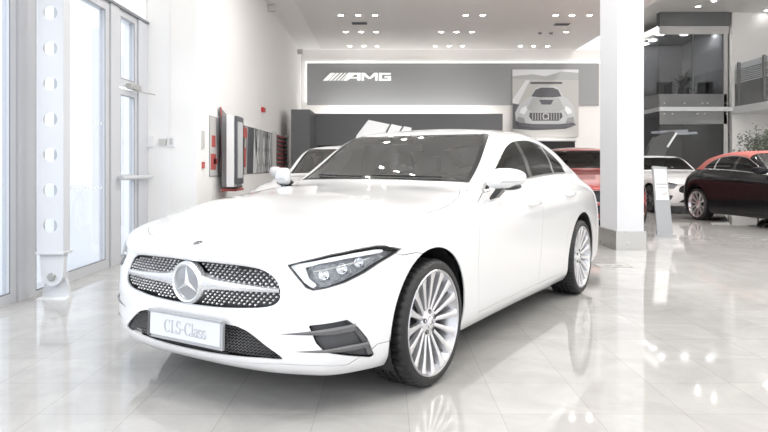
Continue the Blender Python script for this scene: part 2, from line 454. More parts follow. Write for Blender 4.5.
def build_car(name, M, level=4, lod=0, steer=0., warp=None, top_mat=None, plate=True):
    root = empty(name)
    S = body_surface(level, warp)
    k = 1.0
    W = warp or (lambda c: c)
    iw = (lambda X: X) if warp is None else None
    tx = (lambda p: p)
    if warp is not None:
        # region outlines are given for the unwarped body: move them with the same warp
        def tp(P, ax, y=.8):
            out = []
            for p in P:
                q = np.array([[p[0], y, p[1]]]) if ax == 'xz' else (np.array([[-.8, p[0], p[1]]]) if ax == 'yz' else np.array([[p[0], p[1], 1.05]]))
                q = W(q)[0]; out.append((q[0], q[2]) if ax == 'xz' else ((q[1], q[2]) if ax == 'yz' else (q[0], q[1])))
            return out
        t3 = lambda P: [tuple(W(np.array([p]))[0]) for p in P]
    else:
        tp = lambda P, ax, y=.8: P
        t3 = lambda P: P
    wz = lambda x, z: W(np.array([[x, .8, z]]))[0]
    ax0 = wz(0, .34)[0]; ax1 = wz(2.939, .34)[0]
    # wheel arches
    for cx in (ax0, ax1):
        g = lambda X, cx=cx: np.hypot(X[:, 0]-cx, X[:, 2]-.340)-(.402 if cx == ax0 else .412)
        _, S = split(S, g, lambda V, N: V[:, 1] > .45)
    orig = S
    # side glass
    zb = wz(1, .96)[2]
    dlo = tp(smooth_poly(DLO, 5), 'xz')
    mk = lambda V, N: (V[:, 1] > .55) & (V[:, 2] > zb) & (N[:, 1] > .12)
    gd = poly_sdf(dlo, XZ)
    G, S = split(S, gd, mk)
    G, trim = split(G, off(gd, -.012), None)
    emit('window_trim', trim, M['trim'], root, 'pair', .01)
    bx = [wz(1.78, 1)[0], wz(1.86, 1)[0], wz(2.50, 1)[0], wz(2.545, 1)[0]]
    # front glass | black pillar | rear glass | slim post | quarter glass (posts lean forward at the top)
    lean = lambda x0: (lambda X: X[:, 0]-(x0+(1.08-X[:, 2])*.30))
    g1, r1 = split(G, lean(bx[0]+.10)); p1, r2 = split(r1, lean(bx[1]+.10)); g2, r3 = split(r2, lean(bx[2]+.02)); p2, g3 = split(r3, lean(bx[3]+.02))
    glasses = []
    for nm, gg, mm in (('front_side_window', g1, 'glass'), ('door_pillar', p1, 'gloss'), ('rear_side_window', g2, 'glass'), ('window_post', p2, 'trim'), ('quarter_window', g3, 'glass')):
        emit(nm, gg, M[mm], root, 'pair', .004, .003)
    # windshield
    ws = [(.805,-.2,'c'),(.805,0),(.815,.2),(.84,.42),(.885,.62),(.910,.722,'c'),(1.2,.685),(1.50,.620),(1.55,.575,'c'),(1.50,.50),(1.465,.30),(1.45,.0),(1.45,-.2,'c')]
    gw = poly_sdf(tp(smooth_poly(ws, 5), 'xy'), XY)
    tops = lambda V, N: (N[:, 2] > .25) & (V[:, 2] > wz(1, 1.0)[2])
    G, S = split(S, gw, tops); G, fr = split(G, off(gw, -.036))
    emit('windshield', G, M['wglass'], root, 'sym', .004); emit('windshield_border', fr, M['border'], root, 'sym', .008)
    rw = [(2.95,-.2,'c'),(2.95,.0),(2.97,.30),(3.02,.52,'c'),(3.25,.56),(3.42,.585),(3.47,.56,'c'),(3.50,.3),(3.52,0),(3.52,-.2,'c')]
    gr = poly_sdf(tp(smooth_poly(rw, 4), 'xy'), XY)
    G, S = split(S, gr, tops); G, fr = split(G, off(gr, -.02))
    emit('rear_window', G, M['glass'], root, 'sym', .004); emit('rear_window_border', fr, M['gloss'], root, 'sym', .008)
    front = lambda V, N: (V[:, 0] < -.30)
    # grille
    bvh = None
    from mathutils.bvhtree import BVHTree
    bvh = BVHTree.FromPolygons(orig.V.tolist(), orig.F)
    def onsurf(y, z):
        h = bvh.ray_cast(Vector((-3, abs(y), z)), Vector((1, 0, 0)))
        return (h[0].x, h[1]) if h[0] is not None else (-.8, Vector((-1, 0, 0)))
    gp = tp(smooth_poly(GRILLE, 5), 'yz'); gg = poly_sdf(gp, YZ)
    G, S = split(S, gg, front)
    gback = emit('grille', G, M['grille'], root, 'sym', 0., .030)[0]
    inner, ring = split(G, off(gg, -.006))
    emit('grille_surround', ring, M['silver'], gback, 'sym', .008)
    # lower intake
    gi_p = tp(smooth_poly(INTAKE, 4), 'yz'); gi = poly_sdf(gi_p, YZ)
    I, S = split(S, gi, front)
    iback = emit('lower_intake', I, M['grille'], root, 'sym', .0, .035)[0]
    # side vents
    gv = poly_sdf(uz(t3(VENT)), DZ)
    U, S = split(S, gv, front)
    vents = emit('air_vent', U, M['vent'], root, 'pair', 0., .028)
    # headlamps
    gh = poly_sdf(uz(t3(HEADLAMP)), DZ)
    H, S = split(S, gh, lambda V, N: (V[:, 0] < -.15) & (V[:, 1] > .3))
    Hin, Hfr = split(H, off(gh, -.0045))
    lamps = emit('headlight', Hin, M['reflector'], root, 'pair', 0., .05)
    for q, s in enumerate((1, -1)):
        m_ = MB(); m_.surf(Hin, .001, s < 0); l = m_.build('lens', M['lens'], lamps[q], 60, fixn=False)
        Hx = Surf(Hfr.V*[1, s, 1], Hfr.N*[1, s, 1], Hfr.F if s > 0 else [tuple(reversed(f)) for f in Hfr.F])
        emit('lamp_frame', Hx, M['darkframe'], lamps[q], 'L', .006)
    # light-guide band along the upper and inner edge
    band = [(-.775,.585,.712),(-.742,.62,.729),(-.656,.728,.757),(-.557,.802,.772),(-.445,.848,.780),(-.40,.868,.776),(-.41,.868,.764),(-.50,.83,.757),(-.60,.772,.748),(-.69,.69,.730),(-.732,.635,.708),(-.735,.66,.660),(-.722,.70,.630),(-.735,.685,.617),(-.752,.652,.640),(-.765,.61,.685)]
    gb = poly_sdf(uz(t3(band)), DZ); Bd, Hrest = split(Hin, gb)
    if lod == 0:
        for q, s in enumerate((1, -1)):
            Bx = Surf(Bd.V*[1, s, 1], Bd.N*[1, s, 1], Bd.F if s > 0 else [tuple(reversed(f)) for f in Bd.F])
            emit('daytime_light', Bx, M['drl'], lamps[q], 'L', .012, .012)
            # projector modules behind the lens
            for (u_, z, r) in ((.020,.676,.026),(.105,.699,.027),(.19,.722,.024)):
                h = bvh.ray_cast(Vector((u_*.70711-3, u_*.70711+3, z)), Vector((.70711, -.70711, 0)))
                if h[0] is None: continue
                x, y = h[0].x, h[0].y
                nrm = Vector((-.75, .62*s, .1)).normalized()
                Mx = Matrix.Translation((x+.016, (y-.016)*s, z)) @ nrm.to_track_quat('Y', 'Z').to_matrix().to_4x4()
                MB().lathe([(.0,.006),(r*.45,.004),(r*.72,-.004),(r*.78,.004),(r*.95,.008),(r*1.05,-.03)], 20, M=Mx).build('projector', M['chrome'], lamps[q], 40)
                MB().box((-r*1.1,-.03,-r*.95),(-r*.3,.004,-r*.4), Mx, .002).build('lamp_block', M['darkframe'], lamps[q])
            # silver louvre across the modules
            pth = []
            for t in np.linspace(0, 1, 7):
                u_ = -.025+.27*t; z = .690+.048*t
                h = bvh.ray_cast(Vector((u_*.70711-3, u_*.70711+3, z)), Vector((.70711, -.70711, 0)))
                if h[0] is not None: pth.append((h[0].x+.009, (h[0].y-.009)*s, z))
            MB().tube(pth, .0045, 6).build('lamp_louvre', M['chrome'], lamps[q], 40)
    # tail lamps
    tl = [(.40,.845),(.55,.85),(.70,.86),(.80,.875),(.93,.885),(.93,.80),(.80,.79),(.62,.785),(.44,.79)]
    gt = poly_sdf([(wz(4, .8)[0]*0+p[0], wz(4, p[1])[2]) for p in tl], YZ)
    T, S = split(S, gt, lambda V, N: V[:, 0] > wz(3.62, .8)[0])
    if T.F: emit('tail_light', T, M['tail'], root, 'pair', .01)
    # ---------------------------------------------------------- body panels with shut lines
    def panel(S, g, gap, mask, nm, mode, m=None):
        A, Bx = split(S, off(g, -gap), mask)
        _, Bx = split(Bx, off(g, gap), mask)
        return A, Bx
    GAP = .0016 if lod == 0 else .003
    hd = [(.80,-.3,'c'),(.80,0),(.812,.3),(.85,.6),(.83,.684,'c'),(.677,.762),(.514,.825),(.277,.857),(.01,.846),(-.187,.812),(-.351,.755),(-.50,.670),(-.62,.60),(-.70,.50),(-.757,.36),(-.782,.18),(-.788,0),(-.788,-.3,'c')]
    gH = poly_sdf(tp(smooth_poly(hd, 4), 'xy'), XY)
    hood, S = panel(S, gH, GAP, lambda V, N: (N[:, 2] > .2) & (V[:, 0] < wz(.98, 1)[0]) & (V[:, 2] > .70), 'hood', 'sym')
    emit('hood', hood, M['paint'], root)
    zl = lambda x, z: (wz(x, z)[0], wz(x, z)[2])
    side = lambda V, N: V[:, 1] > .6
    fd = [zl(.64,.27),zl(1.79,.27),zl(1.80,.60),zl(1.815,1.12),zl(1.5,1.056),zl(1.188,1.031),zl(.86,.999),zl(.70,.95),zl(.60,.86),zl(.57,.60)]
    rd = [zl(1.79,.27),zl(2.36,.27),zl(2.42,.40),zl(2.46,.56),zl(2.56,.72),zl(2.70,.84),zl(2.80,.97),zl(2.82,1.107),zl(2.6,1.106),zl(2.25,1.097),zl(1.866,1.078),zl(1.815,1.12),zl(1.80,.60)]
    A, S = panel(S, poly_sdf(fd, XZ), GAP, side, '', ''); doors = emit('front_door', A, M['paint'], root, 'pair')
    A, S = panel(S, poly_sdf(rd, XZ), GAP, side, '', ''); rdoors = emit('rear_door', A, M['paint'], root, 'pair')
    # front bumper: everything ahead of the arch below the lamps
    bp = [(-2,.0),(-2,.90),(-.95,.90),(-.30,.735),(-.18,.735),(0,.70),(0,0)]
    A, S = panel(S, poly_sdf([(p[0], p[1]) for p in bp], XZ), GAP, lambda V, N: V[:, 0] < ax0-.05, '', '')
    # splitter lip
    lp = [(-1,-1),(-1,.238),(0,.240),(.2,.243),(.40,.250),(.55,.262),(.70,.262),(.80,.252),(.865,.305),(.88,.33),(1.2,.33),(1.2,-1)]
    Lp, A2 = panel(A, poly_sdf(lp, YZ), GAP, None, '', '')
    emit('front_bumper', A2, M['paint'], root); emit('bumper_lip', Lp, M['paint'], root)
    ff = [zl(-.9,.5),zl(-.9,1.02),zl(.30,1.02),zl(.78,1.10),zl(.86,1.0),zl(.70,.95),zl(.60,.86),zl(.57,.60),zl(.64,.27),zl(.66,.1),zl(0,.1)]
    A, S = panel(S, poly_sdf(ff, XZ), GAP, lambda V, N: (V[:, 1] > .3) & (V[:, 0] < wz(.87,1)[0]), '', ''); emit('front_fender', A, M['paint'], root, 'pair')
    rb = [zl(3.30,.0),zl(3.32,.62),zl(3.60,.74),zl(3.85,.78),zl(4.6,.78),zl(4.6,0)]
    A, S = panel(S, poly_sdf(rb, XZ), GAP, lambda V, N: V[:, 0] > wz(3.2,1)[0], '', ''); emit('rear_bumper', A, M['paint'], root)
    td = [(3.54,-.3),(3.54,.45),(3.60,.60),(3.95,.54),(4.6,.54),(4.6,-.3)]
    A, S = panel(S, poly_sdf(tp(td, 'xy'), XY), GAP, lambda V, N: (V[:, 0] > wz(3.4,1)[0]), '', ''); emit('trunk_lid', A, M['paint'], root)
    if top_mat is not None:
        up = [zl(.80,.985),zl(1.6,1.07),zl(2.4,1.11),zl(3.0,1.10),zl(3.62,1.10),zl(3.62,1.9),zl(.95,1.9)]
        ap = lambda X: X[:, 0]-(wz(1.53,1)[0]-.0)
        A, S = split(S, poly_sdf(up, XZ), None)
        pil, A = split(A, ap)
        emit('soft_top', A, top_mat, root, 'sym', .01, -.004)
        emit('windshield_pillar', pil, M['paint'], root, 'sym')
    emit('body_shell', S, M['paint'], root)
    # ---------------------------------------------------------- under and inside
    low = [p for p in orig.V if False]
    u = MB(); pl = body_tables()[0]
    out = [(W(np.array([[x*(.90 if x < 0 else .975), y*.88, .2]]))[0]) for x, y in pl]
    arch = lambda x: min(abs(x-ax0), abs(x-ax1)) < .43
    segs = []
    xs = sorted([ax0-.43, ax0+.43, ax1-.43, ax1+.43, ax0-.78, ax0-.74, ax1+1.05, (ax0+ax1)/2, ax0, ax1, ax0-.7, ax0-.6, ax1+.8, ax1+.95])
    for a, b in zip(xs, xs[1:]):
        mid = (a+b)/2
        def hw(x):
            ys = [abs(o[1]) for o in out]; xo = [o[0] for o in out]
            return float(np.interp(x, xo, ys))
        wa, wb = ((.60, .60) if arch(mid) else (hw(a), hw(b)))
        u.add([(a,-wa,.19),(b,-wb,.19),(b,wb,.19),(a,wa,.19),(a,-wa,.235),(b,-wb,.235),(b,wb,.235),(a,wa,.235)],
              [(0,3,2,1),(4,5,6,7),(0,1,5,4),(2,3,7,6),(0,4,7,3),(1,2,6,5)])
    u.build('underbody', M['black'], root)
    for cx, rr in ((ax0, .408), (ax1, .418)):
        for s in (1, -1):
            l = MB(); Mx = Matrix.Translation((cx, 0, .340))
            prof = [(0,.58*s),(rr,.58*s),(rr,.905*s)]
            l.lathe(prof, 28, M=Mx, a0=-.42, a1=math.pi+.42).build('wheel_arch_liner', M['black'], root, 40)
    # cabin
    it = empty('tmp'); bpy.data.objects.remove(it)
    dz = wz(1, 1)[2]-1
    cab = MB(); cab.box((ax0+.50,-.78,.30),(ax1+.25,.78,.36)); cab.box((ax0+.46,-.78,.25),(ax0+.50,.78,.93+dz)); cab.box((ax1+.22,-.78,.30),(ax1+.26,.78,.92+dz))
    for s in (1, -1): cab.box((ax0+.95,.86*s-.02,.30),(ax1-.45,.86*s+.02,.92+dz))
    cab.box((ax1+.0,-.72,.90+dz),(ax1+.62,.72,.93+dz))
    cab.build('cabin_lining', M['interior'], root)
    d = MB(); d.prism(smooth_poly([(ax0+.50,.90+dz),(ax0+.80,1.02+dz),(ax0+1.08,1.015+dz),(ax0+1.24,.93+dz),(ax0+1.26,.80+dz),(ax0+1.15,.72+dz),(ax0+.55,.70+dz)], 3), -.76, .76)
    dash = d.build('dashboard', M['interior'], root, 40)
    Mx = Matrix.Translation((ax0+1.40, -.38, .93+dz)) @ Matrix.Rotation(R(-24), 4, 'Y')
    sw = MB(); sw.tube([(0, .185*math.cos(a), .185*math.sin(a)) for a in np.linspace(0, 2*math.pi, 33)[:-1]], .015, 8, M=Mx, closed=True)
    sw.box((-.02,-.17,-.02),(.01,.17,.02), Mx, .005); sw.box((-.03,-.06,-.06),(.02,.06,.06), Mx, .01); sw.tube([(0,0,0),(-.25,0,.0)], .03, 10, Mx)
    sw.build('steering_wheel', M['black'], dash, 40)
    for (x, y) in ((ax0+1.75,.38),(ax0+1.75,-.38),(ax0+2.62,.36),(ax0+2.62,-.36)):
        s_ = MB(); s_.box((x-.05,y-.25,.42+dz),(x+.48,y+.25,.60+dz), None, .05)
        Mx = Matrix.Translation((x+.42, y, .55+dz)) @ Matrix.Rotation(R(20 if x < ax0+2 else 26), 4, 'Y')
        s_.box((-.07,-.24,0),(.07,.24,.60 if x < ax0+2 else .5), Mx, .05)
        s_.box((-.05,-.13,.56 if x < ax0+2 else .46),(.05,.13,.76 if x < ax0+2 else .62), Mx, .04)
        s_.build('car_seat', M['seat'], root, 50)
    if lod == 0:
        mi = MB(); mi.box((ax0+1.36,-.12,1.285),(ax0+1.385,.12,1.345), None, .01); mi.tube([(ax0+1.38,0,1.33),(ax0+1.44,0,1.395)], .01, 6)
        mi.build('rear_view_mirror', M['black'], root, 40)
    # ---------------------------------------------------------- wheels
    w0 = wheel_proto(M, 16 if lod == 0 else 10, lod)
    ws_ = [w0]+[copy_tree(w0) for _ in range(3)]
    for o, (x, s, st) in zip(ws_, ((ax0,1,steer),(ax0,-1,steer),(ax1,1,0),(ax1,-1,0))):
        o.parent = root; y = .940 if x == ax0 else .938
        # turn about the middle of the tyre
        base = Matrix.Translation((x, s*(y-.12), .340)) @ Matrix.Rotation(st, 4, 'Z')
        if s < 0: base = base @ Matrix.Rotation(math.pi, 4, 'Z')
        o.matrix_local = base @ Matrix.Translation((0, .12, 0)) @ Matrix.Rotation(.35*x, 4, 'Y')
    # ---------------------------------------------------------- mirrors and handles
    mz = wz(.98, 1.087)
    for s in (1, -1):
        bm = bmesh.new(); bmesh.ops.create_uvsphere(bm, u_segments=28, v_segments=18, radius=1)
        for v in bm.verts:
            c = v.co; sx = .075*(1 if c.x < 0 else .45)
            px = math.copysign(abs(c.x)**.9, c.x)*sx; py = math.copysign(abs(c.y)**.75, c.y)*.112; pz = math.copysign(abs(c.z)**.8, c.z)*.069*(1-.12*c.y)
            v.co = Vector((px+.09*(c.y+.2)*abs(c.y+.2)*.5+.03*c.y, py, pz+.006*c.y))
        Mx = Matrix.Translation((mz[0]-.01, .957*s, mz[2]+.008)) @ Matrix.Scale(s, 4, Vector((0, 1, 0)))
        mb = MB(); mb.bm(bm, Mx); cap = mb.build('door_mirror', M['paint'], root, 60)
        if lod == 0:
            st = MB(); pts = []
            for t in np.linspace(-.75, .95, 12):
                yy = t; ex = .075*math.sqrt(max(0, 1-abs(yy)**1.6))*.97
                pts.append((-ex+.045*(yy+.2)*abs(yy+.2)+.03*yy-.001, math.copysign(abs(yy)**.75, yy)*.118, -.020+.004*yy))
            st.tube(pts, .0055, 6, Mx); st.build('indicator_strip', M['chrome'], cap, 50)
            u2 = MB(); bm = bmesh.new(); bmesh.ops.create_uvsphere(bm, u_segments=20, v_segments=10, radius=1)
            for v in bm.verts: v.co = Vector((v.co.x*.055+.02+.02*v.co.y, v.co.y*.10, v.co.z*.03-.052))
            u2.bm(bm, Mx); u2.build('mirror_underside', M['gloss'], cap, 60)
            st = MB(); st.add([(mz[0]-.045,.91*s,mz[2]-.050),(mz[0]+.045,.91*s,mz[2]-.050),(mz[0]+.05,.97*s,mz[2]-.040),(mz[0]-.035,.97*s,mz[2]-.040),
                               (mz[0]-.085,.865*s,mz[2]-.135),(mz[0]-.015,.865*s,mz[2]-.135),(mz[0]-.01,.915*s,mz[2]-.120),(mz[0]-.08,.915*s,mz[2]-.120)],
                              [(0,1,2,3),(4,7,6,5),(0,4,5,1),(1,5,6,2),(2,6,7,3),(3,7,4,0)])
            st.build('mirror_stalk', M['gloss'], cap)
    for (x, z), dr in (((1.62, .895), doors), ((2.56, .930), rdoors)):
        for q, s in enumerate((1, -1)):
            p = wz(x, z); h = bvh.ray_cast(Vector((p[0], 3, p[2])), Vector((0, -1, 0)))
            yy = h[0].y if h[0] is not None else .93
            hb = MB(); hb.tube([(p[0]-.11,(yy-.004)*s,p[2]-.004),(p[0]-.095,(yy+.022)*s,p[2]-.002),(p[0],(yy+.030)*s,p[2]),(p[0]+.085,(yy+.024)*s,p[2]+.003),(p[0]+.105,(yy-.004)*s,p[2]+.004)], .013, 10, flat=1.0)
            hb.build('door_handle', M['paint'], dr[q], 50)
    # ---------------------------------------------------------- grille detail
    if lod == 0:
        sm = MB(); y = -.54
        row = 0; z = .498
        while z < .715:
            yy = -.57+(.015 if row % 2 else 0)
            while yy < .56:
                p = np.array([[0, abs(yy), z]])
                if gg(p)[0] < -.016 and math.hypot(yy, z-.598) > .122:
                    x, n = onsurf(yy, z); xx = x+.013
                    sm.add([(xx, yy-.0062, z), (xx, yy, z-.0062), (xx, yy+.0062, z), (xx, yy, z+.0062), (xx-.008, yy, z),
                            (xx+.016, yy-.004, z), (xx+.016, yy+.004, z)],
                           [(0,1,4),(1,2,4),(2,3,4),(3,0,4),(0,3,5),(0,5,1),(2,6,3),(2,1,6)])
                yy += .030
            z += .0142; row += 1
        sm.build('stud_pattern', M['stud'], gback, None)['kind'] = 'stuff'
        # twin louvre either side of the star
        for s in (1, -1):
            vs = []; fs = []; n_ = 14
            for i in range(n_+1):
                t = i/n_; yy = .098+t*.447
                x, n = onsurf(yy, .61); h = .026*(1-t)**1.3+.0115+(.012*max(0, 1-t*6)); zc = .604-.004*t; dx = x+.004
                for (ddx, ddz) in ((.02, h), (-.006, h*.75), (-.012, 0.003), (-.006, -h*.7), (.02, -h)): vs.append((dx+ddx, yy*s, zc+ddz))
            for i in range(n_):
                for q in range(4): fs.append((i*5+q, (i+1)*5+q, (i+1)*5+q+1, i*5+q+1))
            MB().add(vs, fs).build('grille_louvre', M['silver'], gback, 40)
        x, n = onsurf(0, .598)
        Mx = Matrix.Translation((x+.004, 0, .598)) @ Matrix.Rotation(R(90), 4, 'Z') @ Matrix.Rotation(R(-3), 4, 'X')
        em = MB().lathe([(.0,.006),(.088,.006)], 48, M=Mx).build('star_emblem', M['emblem'], gback, 40)
        MB().lathe([(.084,.004),(.086,.016),(.095,.021),(.104,.016),(.110,.0),(.112,-.02)], 56, M=Mx).build('emblem_ring', M['silver'], em, 50)
        st = MB(); star(st, .090, .016, Mx @ Matrix.Translation((0, .007, 0))); st.build('emblem_star', M['silver'], em)
        # badge on the bonnet
        h = bvh.ray_cast(Vector((-3, .0005, BADGE_Z)), Vector((1, 0, 0))); xb = h[0].x; zb2 = BADGE_Z; nb = Vector((h[1].x, 0, h[1].z)).normalized()
        if nb.x > 0: nb = -nb
        Mb = Matrix.Translation((xb, 0, zb2)) @ nb.to_track_quat('Y', 'Z').to_matrix().to_4x4()
        bd = MB(); bd.lathe([(.0,.002),(.021,.002),(.024,.003),(.0275,.001),(.0275,-.004)], 32, M=Mb); bo = bd.build('bonnet_badge', M['silver'], root, 40)
        MB().lathe([(.0125,.0032),(.0195,.0032)], 28, M=Mb).build('badge_ring', M['vent'], bo)
        st = MB(); star(st, .012, .002, Mb @ Matrix.Translation((0,.003,0))); st.build('badge_star', M['vent'], bo)
        # honeycomb of the lower intake
        hm = MB(); z = .262; rr = 0
        while z < .435:
            pts = []; yy = -.60
            k_ = 0
            while yy < .60:
                zz = z+(.005 if k_ % 2 else -.005); p = np.array([[0, abs(yy), zz]])
                if gi(p)[0] < -.001:
                    x, n = onsurf(yy, zz); pts.append((x+.017, yy, zz))
                else:
                    if len(pts) > 1: hm.tube(pts, .0026, 4)
                    pts = []
                yy += .0105; k_ += 1
            z += .0145; rr += 1
        hm.build('intake_mesh', M['mesh'], iback, None)
        # fins of the side vents
        for q, s in enumerate((1, -1)):
            def P(px, dd=0.):   # point on the bumper skin at (u, z), pushed outward by dd
                u_, z_ = px; best = None
                d_ = Vector((-1, 1, 0)).normalized(); o_ = Vector((u_*.70711, u_*.70711, z_))-d_*-4
                h = bvh.ray_cast(o_, -d_)
                pt = h[0] if h[0] is not None else Vector((-.7, .7, z_))
                nn = Vector((-.70, .70, .05)).normalized()
                pt = pt+nn*dd; return (pt.x, pt.y*s, pt.z)
            U = lambda a, b, c: ((a+b)*.70711, c)
            def fin(a, b, hb, ha, nm):
                vs = []; fs = []; n_ = 10
                for i in range(n_+1):
                    t = i/n_; u_ = a[0]+(b[0]-a[0])*t; z_ = a[1]+(b[1]-a[1])*t; h = ha+(hb-ha)*min(1, t*1.5)
                    o1 = .004*min(1, t*4)*(1-.2*t)
                    vs += [P((u_, z_+h), .001), P((u_, z_+h*.25), o1+.004*min(1,t*3)), P((u_, z_-h), .001), P((u_, z_), -.03)]
                for i in range(n_):
                    for q_ in range(4): fs.append((i*4+q_, (i+1)*4+q_, (i+1)*4+(q_+1) % 4, i*4+(q_+1) % 4))
                fs.append((n_*4, n_*4+1, n_*4+2, n_*4+3))
                MB().add(vs, fs).build(nm, M['fin'], vents[q], None)
            fin(U(-.806,.56,.404), U(-.60,.835,.430), .016, .0008, 'vent_fin')
            fin(U(-.777,.627,.326), U(-.53,.863,.338), .013, .0008, 'vent_fin')
            ff_ = [P(U(-.64,.81,.465), -.006), P(U(-.60,.835,.44), -.006), P(U(-.53,.865,.345), -.006), P(U(-.50,.866,.285), -.006), P(U(-.52,.857,.28), -.02), P(U(-.56,.85,.35), -.02), P(U(-.62,.82,.44), -.02)]
            MB().add(ff_, [(0,1,6),(1,2,5,6),(2,3,4,5)]).build('vent_flap', M['fin'], vents[q])
        # wipers
        for y0, y1 in ((-.52, .02), (.10, .56)):
            pts = []
            for t in np.linspace(0, 1, 9):
                yy = y0+(y1-y0)*t; xx = .835+.12*(yy/.7)**2+.02*t
                h = bvh.ray_cast(Vector((xx, abs(yy), 3)), Vector((0, 0, -1))); pts.append((xx, yy, h[0].z+.012))
            MB().tube(pts, .006, 6).build('wiper', M['gloss'], root, 40)
    if plate:
        Mp = Matrix.Translation((onsurf(.0, .39)[0]-.030, -.024, .378)) @ Matrix.Rotation(R(2), 4, 'Y')
        pb = MB().box((-.004,-.262,-.070),(.016,.262,.072), Mp, .004).build('plate_holder', M['holder'], root, None)
        if lod == 0:
            MB().box((-.009,-.250,-.052),(-.002,.250,.060), Mp, .002).build('number_plate', M['plate'], pb)
            MB().box((-.014,-.262,.060),(.0,.262,.074), Mp, .003).build('holder_top_bar', M['holder'], pb)
            MB().box((-.012,.246,-.065),(.018,.264,.070), Mp, .003).build('holder_end', M['vent'], pb)
            plate_text(pb, Mp, M)
        MB().box((.012,-.20,-.05),(.07,.20,.05), Mp).build('plate_bracket', M['vent'], pb)
    return root

def plate_text(parent, Mp, M):
    """CLS-Class in a drawn serif face, thin raised strokes"""
    H = 1.0
    def arc(cx, cz, rx, rz, a0, a1, w0=.05, w1=.15, n=22):
        """stroke with contrast: thick where vertical"""
        pts = []
        for i in range(n+1):
            a = R(a0+(a1-a0)*i/n); w = w0+(w1-w0)*abs(math.cos(a))**1.5
            pts.append((cx+rx*math.cos(a), cz+rz*math.sin(a), math.cos(a), math.sin(a), w/2))
        return [('q', [(p[0]+p[2]*p[4], p[1]+p[3]*p[4]) for p in pts], [(p[0]-p[2]*p[4], p[1]-p[3]*p[4]) for p in pts])]
    def bar(x0, z0, x1, z1): return [('q', [(x0, z0), (x0, z1)], [(x1, z0), (x1, z1)])]
    def C(o): return arc(o+.40, .5, .33, .48, 42, 318)+bar(o+.62,.70,o+.66,.98)+bar(o+.63,.05,o+.66,.26)
    def L(o): return bar(o+.12,0,o+.24,1)+bar(o+.02,.96,o+.36,1)+bar(o+.02,0,o+.60,.05)+bar(o+.56,.05,o+.60,.27)
    def S_(o, h=1., w=.48):
        r = h*.255; return arc(o+w/2, h-r, w*.42, r*.95, 35, 250, .06, .13)+arc(o+w/2, r, w*.42, r*.95, -145, 82, .06, .13)+bar(o+w*.86,h*.72,o+w*.92,h*.98)+bar(o+.03,.02,o+.07,h*.28)
    def hy(o): return bar(o+.02,.36,o+.30,.44)
    def l(o): return bar(o+.08,0,o+.18,1.02)+bar(o,0,o+.26,.04)+bar(o,.98,o+.09,1.02)
    def a(o): return arc(o+.21,.45,.17,.20,10,165,.05,.12)+arc(o+.19,.19,.15,.18,60,360,.05,.12)+bar(o+.32,.0,o+.42,.50)+bar(o+.40,0,o+.50,.05)
    adv = [(C,.76),(L,.66),(lambda o: S_(o),.56),(hy,.36),(C,.76),(l,.30),(a,.52),(lambda o: S_(o,.64,.38),.42),(lambda o: S_(o,.64,.38),.42)]
    tot = sum(w for _, w in adv); hgt = .062; sc = .30/tot; x = 0
    mb = MB()
    for f, w in adv:
        for _, A, B in f(x):
            n = len(A)
            # viewer looks along +x: his left is ty+
            vs = [(-.0105, +.138-p[0]*sc, -.028+p[1]*hgt) for p in A]+[(-.0105, +.138-p[0]*sc, -.028+p[1]*hgt) for p in B]
            mb.add(vs, [(i, i+1, n+i+1, n+i) for i in range(n-1)], Mp)
        x += w
    mb.build('plate_lettering', M['letter'], parent, None, fixn=False)
BADGE_Z = .788; EXPOSURE = 0.34; SUN = 1.5; UP = 6; LAMP = 24; LAMP_NEAR = 290; WORLD = 1.5; FLOOR1 = (.46,.45,.437); FLOOR2 = (.50,.49,.477)
sn = bpy.data.objects.new('overcast_sun', bpy.data.lights.new('overcast_sun', 'SUN')); COL.objects.link(sn); sn.data.energy = SUN; sn.data.angle = R(38); sn.data.color = (.96,.98,1)
sn.rotation_euler = Vector((.62,.68,-.52)).to_track_quat('-Z','Y').to_euler()
W_ = SC.world or bpy.data.worlds.new('world'); SC.world = W_; W_.use_nodes = True
W_.node_tree.nodes['Background'].inputs[0].default_value = (.92,.95,1,1); W_.node_tree.nodes['Background'].inputs[1].default_value = WORLD
def car_mats(paint, rough=.18, tag_=''):
    M = {}
    M['paint'] = mat('car_paint'+tag_, paint, .32, 0, 1.)
    return M
